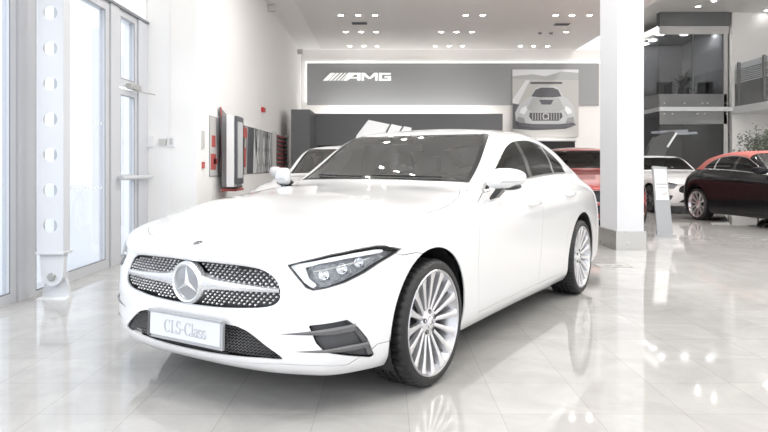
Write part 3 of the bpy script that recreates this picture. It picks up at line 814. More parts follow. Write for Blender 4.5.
BASE = dict(rim=mat('rim_metal', (.55,.55,.57), .3, .9), spoke=mat('spoke_silver', (.78,.78,.80), .28, .85), tire=mat('tire_rubber', (.013,.013,.014), .5), disc=mat('brake_disc', (.25,.25,.26), .35, .9),
  black=mat('matt_black', (.012,.012,.013), .7), border=mat('glass_border_black', (.008,.008,.009), .45, spec=.3), gloss=mat('gloss_black', (.01,.01,.012), .12, 0, 1.), chrome=mat('chrome', (.85,.86,.88), .1, 1.), silver=mat('satin_silver', (.76,.77,.79), .25, .75),
  trim=mat('window_trim', (.62,.63,.65), .2, .9), glass=glass_mat('tinted_glass', (.09,.095,.10), 1.0, 0, .055), wglass=glass_mat('windshield_glass', (.62,.65,.66), 1.0, 0, .27), grille=mat('grille_black', (.012,.012,.014), .35),
  vent=mat('vent_plastic', (.085,.085,.09), .5), fin=mat('fin_grey', (.13,.13,.135), .35, 0, .3), reflector=mat('lamp_reflector', (.34,.35,.37), .3, .5, bump=(60,.9)), lens=glass_mat('clear_lens', (.93,.94,.95), .8, 0, .05),
  darkframe=mat('lamp_frame', (.08,.08,.085), .3), drl=mat('light_guide', (.92,.94,.96), .2), tail=mat('tail_red', (.35,.01,.01), .15, 0, 1.), darkmetal=mat('dark_metal', (.12,.12,.13), .35, .8),
  stud=mat('stud_chrome', (.92,.92,.94), .25, .6), mesh=mat('intake_grey', (.12,.12,.125), .4), emblem=mat('emblem_glass', (.42,.43,.45), .15, .6), interior=mat('cabin_dark', (.035,.035,.037), .8), seat=mat('seat_leather', (.11,.11,.115), .5),
  plate=mat('plate_white', (.62,.64,.68), .35), holder=mat('holder_grey', (.42,.43,.45), .3, .4), letter=mat('plate_letter_grey', (.40,.42,.45), .4))
MW = dict(BASE); MW['paint'] = mat('white_car_paint', (.74,.74,.75), .3, 0, 1.)
CY = .55575
def place_car(o, X, Y, yaw):   # yaw: how far the tail swings to the right of straight ahead
    o.location = (X, Y, 0); o.rotation_euler = (0, 0, math.pi/2-yaw)
    return o
# ------------------------------------------------------------------ measured frame helpers: X and z of a photo point at depth Y
def PX(px, Y): return (px-385.)*Y/648.06
def PZ(py, Y): return 1.1825-(py-165.3)*Y/648.06
def PYl(px): return -2.53*648.06/(px-385.)
CEIL = 4.64; HIGH = 6.85; YB = 19.5; XL = -2.53; XG = -3.2
# materials of the room
def tile_mat():
    m = bpy.data.materials.new('floor_tiles'); m.use_nodes = True; nt = m.node_tree; b = nt.nodes['Principled BSDF']
    tc = nt.nodes.new('ShaderNodeTexCoord'); mp = nt.nodes.new('ShaderNodeMapping'); mp.inputs['Location'].default_value = (-.11+.0, .0, 0)
    br = nt.nodes.new('ShaderNodeTexBrick'); br.offset = 0; br.inputs['Scale'].default_value = 1; br.inputs['Brick Width'].default_value = .44; br.inputs['Row Height'].default_value = .44
    br.inputs['Mortar Size'].default_value = .0016; br.inputs['Mortar Smooth'].default_value = .3
    br.inputs['Color1'].default_value = (*FLOOR1, 1); br.inputs['Color2'].default_value = (*FLOOR2, 1); br.inputs['Mortar'].default_value = (.33,.32,.30,1)
    nt.links.new(tc.outputs['Object'], mp.inputs['Vector']); nt.links.new(mp.outputs[0], br.inputs['Vector'])
    nz = nt.nodes.new('ShaderNodeTexNoise'); nz.inputs['Scale'].default_value = 2.2; nz.inputs['Detail'].default_value = 9; nz.inputs['Roughness'].default_value = .65; nz.inputs['Distortion'].default_value = 1.2
    nt.links.new(tc.outputs['Object'], nz.inputs['Vector'])
    rp = nt.nodes.new('ShaderNodeMapRange'); rp.inputs['From Min'].default_value = .3; rp.inputs['From Max'].default_value = .7; rp.inputs['To Min'].default_value = .86; rp.inputs['To Max'].default_value = 1.06
    nt.links.new(nz.outputs['Fac'], rp.inputs['Value'])
    mx = nt.nodes.new('ShaderNodeVectorMath'); mx.operation = 'SCALE'; nt.links.new(br.outputs['Color'], mx.inputs[0]); nt.links.new(rp.outputs[0], mx.inputs['Scale'])
    nt.links.new(mx.outputs[0], b.inputs['Base Color'])
    rr = nt.nodes.new('ShaderNodeMapRange'); rr.inputs['To Min'].default_value = .025; rr.inputs['To Max'].default_value = .08; nt.links.new(nz.outputs['Fac'], rr.inputs['Value']); nt.links.new(rr.outputs[0], b.inputs['Roughness'])
    b.inputs['Specular IOR Level'].default_value = .5
    n2 = nt.nodes.new('ShaderNodeTexNoise'); n2.inputs['Scale'].default_value = 3.; nt.links.new(tc.outputs['Object'], n2.inputs['Vector'])
    bp = nt.nodes.new('ShaderNodeBump'); bp.inputs['Strength'].default_value = .03; bp.inputs['Distance'].default_value = .002; nt.links.new(n2.outputs['Fac'], bp.inputs['Height']); nt.links.new(bp.outputs[0], b.inputs['Normal'])
    return m
m_wall = mat('white_plaster', (.90,.89,.88), .75); m_warm = mat('warm_wall', (.84,.82,.80), .75); m_ceilw = mat('ceiling_white', (.90,.89,.88), .8); m_bright = mat('bright_white', (.93,.93,.93), .6)
m_ceilg = mat('ceiling_grey', (.80,.78,.755), .45); m_panel = mat('grey_wall_panel', (.31,.315,.32), .55); m_dark = mat('anthracite_panel', (.15,.155,.16), .5)
m_white = mat('white_paint', (.83,.84,.85), .4); m_frame = mat('aluminium_frame', (.60,.61,.64), .35, .1); m_gasket = mat('grey_gasket', (.22,.23,.25), .5)
m_pane = glass_mat('window_glass', (.82,.84,.86), .8, 0, .05); m_metal = mat('brushed_steel', (.50,.49,.47), .28, .9); m_led = mat('led_strip', (1,.99,.96), .5, emit=1.5)
m_lampn = mat('spotlight_glow_strong', (1,.98,.94), .5, emit=LAMP_NEAR)
m_led2 = mat('office_lamp', (1,.99,.96), .5, emit=35)
m_lamp = mat('spotlight_glow', (1,.98,.94), .5, emit=LAMP); m_red = mat('red_paint', (.55,.03,.03), .4); m_dglass = glass_mat('grey_office_glass', (.37,.38,.40), .9, 0, .06)
m_rail = mat('rail_grey', (.30,.30,.30), .4, .5); m_black = BASE['black']; m_leaf = mat('leaf_green', (.06,.09,.05), .5); m_leafp = mat('pale_leaf', (.20,.22,.18), .5)
m_stem = mat('stem_brown', (.10,.08,.06), .7); m_pot = mat('dark_pot', (.06,.06,.06), .4); m_pave = mat('pale_pavement', (.75,.75,.76), .8)
m_rail2 = mat('smoked_panel', (.24,.245,.25), .15, 0, .5); m_standg = mat('stand_grey', (.36,.37,.39), .35)
m_grey1 = mat('print_dark', (.10,.10,.11), .45); m_grey2 = mat('print_mid', (.30,.30,.31), .45); m_grey3 = mat('print_light', (.58,.57,.56), .45); m_pred = mat('print_red', (.50,.10,.09), .45)

def struct(name, mb, m, parent=None, **k):
    o = mb.build(name, m, parent, **k)
    if parent is None: o['kind'] = 'structure'
    return o
def box(lo, hi, bev=0.): return MB().box(lo, hi, None, bev)
# ---- shell
struct('floor', box((XG-.3,-3,-.12),(16,30,0)), tile_mat())
struct('pavement', box((-40,-8,-.20),(XG-.31,40,-.06)), m_pave)
struct('ceiling', box((-1.9,-3,CEIL),(5.6,YB-.25,CEIL+.12)), m_ceilg)
struct('ceiling_left', box((XG-.3,-3,CEIL+.02),(-1.905,YB+.1,CEIL+.14)), m_ceilw)
struct('ceiling_back', box((-1.9,YB-.245,CEIL+.02),(5.6,YB+.1,CEIL+.14)), m_ceilw)
struct('trim_1', box((5.605,-3,CEIL-.0),(5.72,YB+.1,HIGH)), m_ceilw)
struct('ceiling_right', box((5.6,-3,HIGH+.005),(16,30,HIGH+.12)), mat('ceiling_right_white', (.86,.85,.83), .8))
# left wall with its return
struct('wall_left', box((XL-.35,8.69,0),(XL,YB+.1,CEIL+.02)), m_wall)
struct('wall_return', box((XG-.3,8.70,0),(XL-.352,8.9,CEIL+.02)), m_bright)  # daylight put into the colour: brighter white here and on the soffit
struct('wall_soffit', box((XG-.3,-3,3.075),(XG,8.69,CEIL+.02)), m_bright)
struct('wall_back', box((XL+.005,YB,0),(6.6,YB+.2,CEIL+.02)), m_warm)
struct('wall_back_side', box((6.605,YB,0),(6.8,28.2,HIGH)), m_wall)
struct('wall_far', box((6.81,28.2,0),(16,28.4,HIGH)), m_wall)
struct('wall_right', box((16.0,-3,0),(16.2,28.1,HIGH)), m_wall)
# glass front on the left: aluminium frames, panes
def frame(name, y0, y1, z0, z1, w, rails=(), t=.07, pane=True, inner=None):
    f = MB(); x0 = XG-t; x1 = XG
    f.box((x0,y0,z0),(x1,y0+w,z1)); f.box((x0,y1-w,z0),(x1,y1,z1)); f.box((x0,y0+w,z0),(x1,y1-w,z0+w)); f.box((x0,y0+w,z1-w),(x1,y1-w,z1))
    for z, h in rails: f.box((x0,y0+w,z),(x1,y1-w,z+h))
    o = f.build(name, m_frame); o['kind'] = 'structure'
    g = MB(); e = .012      # dark gasket line round the pane
    for a, b in (((x1-.004,y0+w,z0+w),(x1-.001,y0+w+e,z1-w)), ((x1-.004,y1-w-e,z0+w),(x1-.001,y1-w,z1-w)), ((x1-.004,y0+w,z0+w),(x1-.001,y1-w,z0+w+e)), ((x1-.004,y0+w,z1-w-e),(x1-.001,y1-w,z1-w))): g.box(a, b)
    g.build('window_seal', m_gasket, o)
    box((x0+.028,y0+w,z0+w),(x0+.036,y1-w,z1-w)).build('window_pane', m_pane, o)
    return o
frame('window_1', 2.2, 5.62, .0, 3.07, .085)
frame('window_2', 6.40, 7.52, .0, 3.07, .10)
frame('window_3', 7.77, 8.36, .0, 2.12, .075, ((1.00,.07),))
frame('window_4', 7.77, 8.36, 2.16, 3.07, .075)
def post(name, y0, y1, x0=XG-.10, x1=XG+.02): struct(name, box((x0,y0,0),(x1,y1,3.07)), m_frame)
post('trim_2', 5.63, 5.90); post('trim_3', 7.53, 7.76); post('trim_4', 8.37, 8.69)
frame('window_5', 5.91, 6.39, .0, 3.07, .03, t=.04)
struct('trim_5', box((XG-.10,2.2,3.072),(XG+.04,8.69,3.10)), m_gasket)
hb = MB().tube([(XG+.09,7.66,1.03),(XG+.09,8.62,1.03)], .028, 10); hb.box((XG+.0,7.70,1.01),(XG+.09,7.74,1.05)); hb.box((XG+.0,8.55,1.01),(XG+.09,8.59,1.05))
tag(hb.build('push_bar', m_frame, None, 40), 'pale horizontal push bar across the narrow glazed door on the left', 'handrail')
dc = MB().box((XG,8.0,2.13),(XG+.08,8.32,2.20),None,.01).build('door_closer', m_metal); tag(dc, 'small metal door closer above the narrow glazed door', 'door closer')
MB().tube([(XG+.05,8.1,2.12),(XG+.20,8.45,2.10)], .008, 6).build('closer_arm', m_metal, dc)
# outside: neighbouring pale posts seen through the glass
for i, (yy, xx) in enumerate(((10.4,-4.6),(13.2,-5.3))):
    tag(box((xx-.1,yy,-.06),(xx+.1,yy+.18,3.4)).build('outdoor_post', m_pave), ['nearer','farther'][i]+' pale post standing outside behind the glass front', 'post', 'posts outside the glass front')

w2 = bpy.data.objects['window_2']
for z in (1.66, .93):
    dm = MB()
    for k in range(11): dm.lathe([(0,0),(.016,0)], 12, M=Matrix.Translation((XG-.033, 6.60+k*.078, z)) @ Matrix.Rotation(R(90),4,'Z'))
    dm.build('safety_dots', m_bright, w2)
# ---- perforated white steel column in front of the glass
pc = empty('perforated_column', (-2.935, 5.74, 0)); tag(pc, 'white perforated steel column with round holes on a pinned foot', 'column')
s = MB(); hw = .108; ztop = CEIL+.02; z = .46
def holed(mb, cz, h, r, x0, y, n=32):
    ring = []; outer = []
    for i in range(n):
        a = 2*math.pi*i/n; c, d = math.cos(a), math.sin(a); k = min(hw/abs(c) if abs(c) > 1e-6 else 9, (h/2)/abs(d) if abs(d) > 1e-6 else 9)
        ring.append((r*c, r*d)); outer.append((k*c, k*d))
    # add exact corners by snapping
    for cx_, cz_ in ((hw,h/2),(-hw,h/2),(-hw,-h/2),(hw,-h/2)):
        j = min(range(n), key=lambda q: (outer[q][0]-cx_)**2+(outer[q][1]-cz_)**2); outer[j] = (cx_, cz_)
    t = .008
    vs = [(x0+p[0], y, cz+p[1]) for p in outer]+[(x0+p[0], y, cz+p[1]) for p in ring]+[(x0+p[0], y+t, cz+p[1]) for p in ring]+[(x0+p[0], y+t, cz+p[1]) for p in outer]
    fs = []
    for i in range(n):
        j = (i+1) % n; fs += [(i, j, n+j, n+i), (n+i, n+j, 2*n+j, 2*n+i), (2*n+i, 2*n+j, 3*n+j, 3*n+i)]
    mb.add(vs, fs)
pitch = .311; zc = PZ(225.5, 5.7)
s.box((-hw,-.06,.42),(hw,-.052,zc-pitch/2))
while zc < ztop+.1:
    h = pitch
    if zc+h/2 > ztop: break
    holed(s, zc, h, .062, 0, -.06); zc += pitch
s.box((-hw,-.06,zc-pitch/2),(hw,-.052,ztop))
m_col = mat('column_paint', (.66,.67,.70), .4)
s.build('shaft_face', m_col, pc)
fl = MB().box((-hw-.008,-.06,.42),(-hw,.06,ztop)).box((hw,-.06,.42),(hw+.008,.06,ztop)); fl.build('shaft_flange', m_col, pc)
MB().box((-.125,-.072,.40),(.125,.09,.425),None,.004).build('shaft_base_plate', m_col, pc)
MB().prism([(-.11,.40),(.11,.40),(.095,.20),(.07,.15),(.03,.12),(-.03,.12),(-.07,.15),(-.095,.20)], -.03, .03).build('hinge_plate', m_col, pc)
MB().prism([(-.125,0),(.125,0),(.10,.13),(.085,.17),(.09,.23),(-.09,.23),(-.085,.17),(-.10,.13)], .035, .085).build('hinge_foot', m_col, pc)
MB().box((-.13,-.05,0),(.13,.10,.012)).build('foot_plate', m_white, pc)
MB().lathe([(0,-.05),(.028,-.05),(.034,-.045),(.034,-.03)], 20, M=Matrix.Translation((.0,0,.20))).build('hinge_pin', m_metal, pc, 40)

# ---- big white pillar
p = box((3.24,9.04,0),(3.61,9.76,CEIL-.002)); pil = struct('pillar_right', p, mat('pillar_paint', (.66,.67,.70), .5))
pb = MB().box((3.215,9.015,0),(3.635,9.785,.262)); struct('pillar_plinth', pb, m_metal)

# ---- back wall: grey panel with light edges, lettering, poster
Y1 = YB-.06
x0, x1, z0, z1 = PX(307,Y1), PX(599,Y1), PZ(105,Y1), PZ(63,Y1)
struct('trim_6', box((x0,Y1,z0),(x1,YB-.001,z1)), m_panel)
e = .022
for a, b, nm in (((x0-.02,Y1+.0,z1+.01),(x1+.05,YB,z1+.01+e),'top'),((x0-.02-e,Y1,z0+.1),(x0-.02,YB,z1+.01+e),'left')):
    tag(box(a,b).build('light_strip', m_led), 'thin glowing light strip along the '+nm+' edge of the grey sign wall', 'light strip', 'light strips round the sign wall')

def letters():
    Yt = Y1-.02; s0 = PX(323,Yt); H0 = PZ(80.6,Yt); H1 = PZ(73,Yt); h = H1-H0
    root = empty('wall_lettering', (s0, Yt, H0));  tag(root, 'white AMG lettering with slanted bars on the grey wall', 'sign')
    sl = h*1.0          # slant
    def slash(x, w):
        MB().prism([(x,0),(x+w,0),(x+w+sl,h),(x+sl,h)], -.03, .018).build('slanted_bar', m_logo, root)
    u = PX(391,Yt)-s0   # full width
    x = 0
    for w, g in ((.14,.04),(.075,.055),(.055,.06),(.04,.06),(.03,.05)):
        slash(x, w); x += w+g
    x += .0
    t = h*.22
    def poly(name, P): 
        MB().prism(P, -.03, .018).build(name, m_logo, root)
    # A
    A = MB(); w = .52
    A.prism([(x,0),(x+.12,0),(x+.12+sl*.98,h-t),(x+sl*.6+.18,h),(x+sl*.8,h)], -.03, .018)
    A.prism([(x+sl*.8,h-t),(x+w,h-t),(x+w,h),(x+sl*.8,h)], -.03, .018); A.prism([(x+w-.1,0),(x+w,0),(x+w,h),(x+w-.1,h)], -.03, .018)
    A.prism([(x+.2,h*.28),(x+w-.05,h*.28),(x+w-.05,h*.28+t*.8),(x+.25,h*.28+t*.8)], -.03, .018); A.build('letter_a', m_logo, root)
    x += w+.03; w = .48; b = .075
    Mm = MB(); Mm.prism([(x,0),(x+b,0),(x+b,h),(x,h)], -.03, .018); Mm.prism([(x+w-b,0),(x+w,0),(x+w,h),(x+w-b,h)], -.03, .018)
    Mm.prism([(x,h),(x+b+.03,h),(x+w/2+.04,h*.25),(x+w/2-.04,h*.25),(x,h*.85)], -.03, .018); Mm.prism([(x+w,h),(x+w-b-.03,h),(x+w/2-.04,h*.25),(x+w/2+.04,h*.25),(x+w,h*.85)], -.03, .018)
    Mm.build('letter_m', m_logo, root)
    x += w+.04; w = max(.36, u-x)
    G = MB(); G.prism([(x,0),(x+.09,0),(x+.09,h),(x,h)], -.03, .018); G.prism([(x,h-t),(x+w,h-t),(x+w,h),(x,h)], -.03, .018); G.prism([(x,0),(x+w,0),(x+w,t),(x,t)], -.03, .018)
    G.prism([(x+w-.09,0),(x+w,0),(x+w,h*.58),(x+w-.09,h*.58)], -.03, .018); G.prism([(x+w*.45,h*.58-t*.8),(x+w,h*.58-t*.8),(x+w,h*.58),(x+w*.45,h*.58)], -.03, .018)
    G.build('letter_g', m_logo, root)
m_logo = mat('sign_white', (.85,.85,.84), .4, emit=.35)
letters()

def poster():
    Yp = YB-.10; x0, x1 = PX(512.5,Yp), PX(578.5,Yp); z0, z1 = PZ(137,Yp), PZ(69.5,Yp); w, h = x1-x0, z1-z0
    root = box((x0,Yp,z0),(x1,Yp+.035,z1)).build('wall_poster', m_grey3); tag(root, 'large square poster of a silver racing car on the back wall', 'poster')
    L = [0]
    def P(name, pts, m):
        L[0] += 1; y = Yp-.0015*L[0]
        MB().prism([(x0+a*w, z0+b*h) for a, b in pts], y-.001, y).build(name, m, root)
    P('printed_sky', [(.0,.86),(1,.86),(1,1),(0,1)], m_sky)
    P('printed_hills', [(.0,.90),(.3,.93),(.5,.90),(.75,.97),(1,.95),(1,.84),(0,.84)], m_grey2b)
    P('printed_track', [(0,.0),(1,0),(1,.84),(0,.86)], m_track)
    P('printed_verge', [(0,.55),(.20,.84),(.26,.84),(.03,.38),(0,.38)], m_sky)
    P('printed_shadow', [(.0,.12),(.0,.50),(.10,.48),(.2,.30),(.9,.22),(.97,.18),(.80,.12),(.3,.10)], m_grey1)
    P('printed_wing', [(.27,.785),(.75,.785),(.75,.815),(.27,.815)], m_grey1)
    body = [(.05,.24),(.04,.36),(.09,.46),(.20,.56),(.27,.60),(.34,.72),(.42,.76),(.62,.76),(.70,.72),(.77,.60),(.84,.56),(.92,.46),(.95,.33),(.93,.23),(.80,.17),(.62,.14),(.36,.14),(.18,.18)]
    P('printed_body', body, m_silver_print)
    P('printed_windshield', [(.28,.60),(.35,.70),(.43,.73),(.61,.73),(.69,.70),(.74,.60),(.60,.585),(.42,.585)], m_grey1)
    P('printed_hood', [(.30,.58),(.70,.58),(.78,.42),(.70,.37),(.30,.37),(.22,.42)], m_grey2b)
    P('printed_hood_vent', [(.40,.55),(.62,.55),(.58,.48),(.44,.48)], m_grey1)
    P('printed_grille', [(.26,.36),(.74,.36),(.76,.30),(.70,.24),(.30,.24),(.25,.30)], m_grey1)
    for k in range(11): P('printed_grille_bar', [(.30+.04*k,.25),(.308+.04*k,.25),(.308+.04*k,.355),(.30+.04*k,.355)], m_grey3)
    P('printed_badge', [(.50+.05*math.cos(a), .305+.05*math.sin(a)) for a in np.linspace(0, 2*math.pi, 13)[:-1]], m_grey3)
    P('printed_badge_centre', [(.50+.035*math.cos(a), .305+.035*math.sin(a)) for a in np.linspace(0, 2*math.pi, 13)[:-1]], m_grey1)
    P('printed_splitter', [(.06,.22),(.30,.19),(.70,.19),(.94,.21),(.90,.15),(.65,.12),(.35,.12),(.10,.16)], m_grey1)
    for sx in (0, 1):
        f = (lambda a: a) if sx == 0 else (lambda a: 1-a)
        P('printed_headlamp', [(f(.10),.36),(f(.13),.42),(f(.20),.46),(f(.22),.40),(f(.17),.33)], m_white)
        P('printed_intake', [(f(.07),.22),(f(.08),.30),(f(.17),.28),(f(.19),.21)], m_grey2)
m_sky = mat('print_sky', (.70,.71,.72), .45); m_grey2b = mat('print_hill', (.42,.43,.43), .45); m_track = mat('print_track', (.50,.49,.47), .45); m_silver_print = mat('print_silver', (.55,.56,.57), .45)
poster()

# ---- anthracite partition in front of the back wall
Yq = 17.0
o = empty('partition', (0, Yq, 0)); tag(o, 'long anthracite partition wall in front of the back wall', 'partition')
zt = PZ(114, Yq); xa = PX(316,Yq); xb = PX(502,Yq)
box((xa,-.1,0),(xb,.0,zt)).build('partition_panel', m_dark, o)
box((PX(291,15.6),-1.4,0),(xa-.002,.0,zt)).build('partition_block', m_dark, o)
cb = box((4.30,18.3,0),(PX(575,18.3),18.8,PZ(141.5,18.3))).build('low_cabinet', m_black); tag(cb, 'low black cabinet under the racing car poster', 'cabinet')
MB().box((4.28,18.27,PZ(141.5,18.3)),(PX(575,18.3)+.03,18.83,PZ(141.5,18.3)+.025)).build('cabinet_top', m_grey2, cb)
MB().box((PX(318,16.9),16.84,1.42),(PX(338,16.9),16.898,1.70)).build('display_screen', m_black); tag(bpy.data.objects['display_screen'], 'small black screen low on the partition at its left end', 'screen')
# white slanted display fins behind the roof of the coupe
Yf = 13.0
fn = empty('display_fins', (0, Yf, 0)); tag(fn, 'three white slanted display fins standing behind the white coupe roof', 'display')
def fin_(pts): MB().prism([(PX(a,Yf), PZ(b,Yf)) for a, b in pts], -.05, .05).build('fin_board', m_white, fn)
fin_([(357,135),(340,180),(372,180),(386,131),(389.5,124.5),(368.5,120)]); fin_([(388,131),(374,180),(386,180),(399,131.5),(402,126.6),(391.5,124.2)]); fin_([(401,131.5),(388,180),(400,180),(411,131),(411.5,127.8),(404,126.4)])
box((PX(335,Yf),-.15,0),(PX(405,Yf),.15,PZ(180,Yf)+.02)).build('fin_plinth', m_white, fn)

# ---- mural, wall screen and bits on the left wall
Mw = XL+.012
ms = MB().box((XL+.002,PYl(209),1.02),(Mw,PYl(287),1.90)); mural = ms.build('wall_mural', m_grey2); tag(mural, 'long low mural of slanted grey photo strips on the left wall', 'mural')
rnd = random.Random(4); a0_, a1_ = PYl(209), PYl(287)
y = a0_; k = 0; mats_ = [m_grey3, m_grey1, m_grey3, m_grey2, m_grey1, m_grey1, m_grey3, m_grey1, m_sky, m_grey2b, m_grey1, m_grey2]
wid = [.45,.10,.35,.30,.55,.5,.25,.55,.30,.9,.3,1.0]
for wd, mm in zip(wid, mats_):
    y2 = min(y+wd, a1_-.3); sk = .12*(1 if k % 3 else -1)
    MB().prism([(max(a0_,y),1.03),(y2-.03,1.03),(min(y2-.03+sk,a1_),1.89),(max(y+sk,a0_),1.89)], Mw, Mw+.004, ax='yz').build('mural_strip', mm, mural)
    y += wd; k += 1
for (ya, yb, za, zb_) in ((9.35,9.62,1.12,1.35),(9.40,9.60,1.45,1.62),(9.50,9.72,1.20,1.28),(11.5,11.8,1.68,1.86),(11.55,11.7,1.15,1.5),(9.9,9.98,1.1,1.8)):
    MB().box((Mw+.004,ya,za),(Mw+.008,yb,zb_)).build('mural_red_patch', m_pred, mural)
for i in range(16):   # interlaced tyre-tread lines of the pale strip
    yy = 12.6+i*.11; MB().prism([(yy,1.05),(yy+.04,1.05),(yy+.30*(-1)**i+.04,1.87),(yy+.30*(-1)**i,1.87)], Mw+.004, Mw+.007, ax='yz').build('mural_line', m_grey2b if i % 3 else m_white, mural)
rk = empty('wall_rack', (XL, 15.25, 0)); tag(rk, 'wall rack of dark horizontal slats with red price strips at the end of the mural', 'rack')
for i in range(8):
    z = 1.13+.1*i
    MB().box((.012,-.75,z),(.07,1.05,z+.045)).build('rack_slat', m_grey1, rk); MB().box((.07,-.6,z+.01),(.075,.9,z+.035)).build('price_strip', m_pred, rk)
for i, yy in enumerate((-.78,1.05)): MB().box((.002,yy,1.05),(.10,yy+.03,1.93)).build('rack_upright', m_grey3, rk)
# wall screen
Yw = 9.05
sc_ = empty('wall_display', (XL, 9.9, 0)); tag(sc_, 'white upright display column with a framed mirror screen on the left wall', 'display')
MB().box((.18,-.30,.86),(.29,-.10,1.93),None,.006).build('display_case', m_white, sc_)
MB().box((.30,-.27,.90),(.325,.20,1.92),None,.004).build('screen_frame', m_grey1, sc_)
MB().box((.06,-.10,.86),(.30,.20,1.93)).build('display_back', m_grey2, sc_)
MB().box((.325,-.19,.99),(.329,.13,1.84)).build('screen_panel', mat('screen_glass', (.72,.73,.75), .15, .0), sc_)
MB().box((.18,-.285,.84),(.31,.20,.86)).build('display_bottom', m_black, sc_)
MB().prism([(-.10,2.06),(.30,1.97),(.45,.80),(.18,.83)], .02, .045, ax='yz').build('slanted_back_panel', m_grey2, sc_)
MB().prism([(-.13,2.065),(-.07,2.06),(.24,.83),(.17,.83)], .046, .052, ax='yz').build('red_panel_edge', m_pred, sc_)
MB().box((.05,-.10,.79),(.28,.42,.825)).build('red_panel_foot', m_pred, sc_)
fa = box((XL,PYl(262)-.10,2.28),(XL+.05,PYl(262)+.14,2.37)); tag(fa.build('fire_alarm', m_red), 'small red alarm box high on the left wall', 'alarm')
tag(box((XL,PYl(201.2),1.42),(XL+.02,PYl(203.4),1.66)).build('wall_switch', m_grey3), 'slim grey switch plate near the edge of the left wall, upper one', 'switch')
tag(box((XL,PYl(201.6),1.14),(XL+.02,PYl(203.6),1.23)).build('alarm_button', m_pred), 'small red button plate near the edge of the left wall, below the grey switch', 'switch')
def wallbox(px0, px1, py0, py1, name, label, sub):
    Yr = 8.70; o = MB().box((PX(px0,Yr),Yr-.03,PZ(py1,Yr)),(PX(px1,Yr),Yr-.001,PZ(py0,Yr)),None,.004).build(name, m_white); tag(o, label, 'wall box')
    MB().box((PX(px0,Yr)+.03,Yr-.036,PZ(py1,Yr)+.03),(PX(px1,Yr)-.03,Yr-.03,PZ(py0,Yr)-.03)).build('box_face', sub, o)
wallbox(146.5,154,136,147.5,'wall_box','pale square wall box beside the glass door', m_white)
wallbox(168,175.5,136,147,'intercom','pale intercom box on the white return wall, the right one of the two', m_grey3)
tag(MB().box((PX(160,8.7),8.665,PZ(145,8.7)),(PX(166.5,8.7),8.70,PZ(139,8.7))).build('card_reader', m_grey3), 'small pale card reader between the two wall boxes', 'card reader')
# cameras high on the left wall
for (py_, px_, lb) in ((6, 268, 'nearer'), (50, 297.5, 'farther')):
    yy = PYl(px_); c = MB().box((XL+.001,yy-.05,PZ(py_,yy)-.12),(XL+.16,yy+.05,PZ(py_,yy)+.02),None,.015); tag(c.build('wall_sensor', m_grey3), lb+' small grey sensor high on the left wall under the ceiling', 'sensor')
# ---- ceiling: spotlights in clusters of nine, vents
def spot():
    t = empty('ceiling_spotlight')
    MB().lathe([(.058,-.002),(.066,-.006),(.085,-.004),(.088,.002)], 20, M=Matrix.Rotation(R(90),4,'X')).build('spotlight_trim', m_white, t, 40)
    MB().lathe([(0,-.004),(.058,-.004)], 20, M=Matrix.Rotation(R(90),4,'X')).build('spotlight_lamp', m_lamp, t)
    return t
proto = None; near = None
XS = {'left':(-1.02,-.62,-.23),'middle':(1.46,1.86,2.25),'right':(3.93,4.31,4.71)}
rows = [(18.8,'back row'),(16.8,'second row'),(14.93,'third row'),(10.4,'row beyond the upper picture edge, farthest'),(8.4,'row beyond the upper picture edge, second'),(6.5,'row beyond the upper picture edge, third'),(2.6,'row above the camera, far one'),(.7,'row above the camera, near one')]
skip = {(16.8,'right',0),(16.8,'right',1),(14.93,'middle',0)}
for Y, rl in rows:
    for nm, xs in XS.items():
        for i, x in enumerate(xs):
            if (Y, nm, i) in skip: continue
            if (Y, nm, i) == (16.8,'right',2): x = 4.69
            if Y > 12: o = spot() if proto is None else copy_tree(proto); proto = proto or o
            elif near is None:
                o = near = spot(); [c for c in o.children if c.name.startswith('spotlight_lamp')][0].data.materials[0] = m_lampn
            else: o = copy_tree(near)
            o.location = (x, Y, CEIL-.002)
            tag(o, '%s recessed ceiling spotlight of the %s group, %s' % (['left','centre','right'][i], nm, rl), 'spotlight', 'recessed ceiling spotlights')
for i, (px, py) in enumerate(((698,6.5),(767,10.5),(714,1))):
    Y = 648.06*(HIGH-1.1825)/(165.3-py); o = copy_tree(proto); o.location = (PX(px,Y), Y, HIGH-.001)
    o.scale = (1.4,1.4,1); tag(o, ['spotlight in the high right ceiling before the office','spotlight in the high right ceiling at the picture edge','spotlight in the high right ceiling at the top edge'][i], 'spotlight', 'spotlights in the high ceiling')
for j, Y in enumerate((4.5, 8., 11.5, 15.)):  # unseen lamps added under the high ceiling to brighten the right side
    for i, x in enumerate((7.2, 9.8, 12.3)):
        o = copy_tree(near); o.location = (x, Y, HIGH-.001); o.scale = (2.9,2.9,1)
        tag(o, 'added unseen fill spotlight high above the upper right picture edge, %s of the three in the %s row' % (['left','middle','right'][i], ['nearest','second','third','farthest'][j]), 'spotlight', 'spotlights in the high ceiling')
for nm, loc, sx in (('partition_uplight', (.6, 18.85, 2.50), 5.0), ('cabinet_uplight', (4.86, 19.1, 1.80), 1.1)):
    ld = bpy.data.lights.new(nm, 'AREA'); ld.shape = 'RECTANGLE'; ld.size = sx; ld.size_y = .08; ld.energy = UP*sx*(1.1 if sx > 2 else .35); ld.color = (1,.98,.95)
    lo = bpy.data.objects.new(nm, ld); COL.objects.link(lo); lo.location = loc; lo.rotation_euler = (R(142), 0, 0)
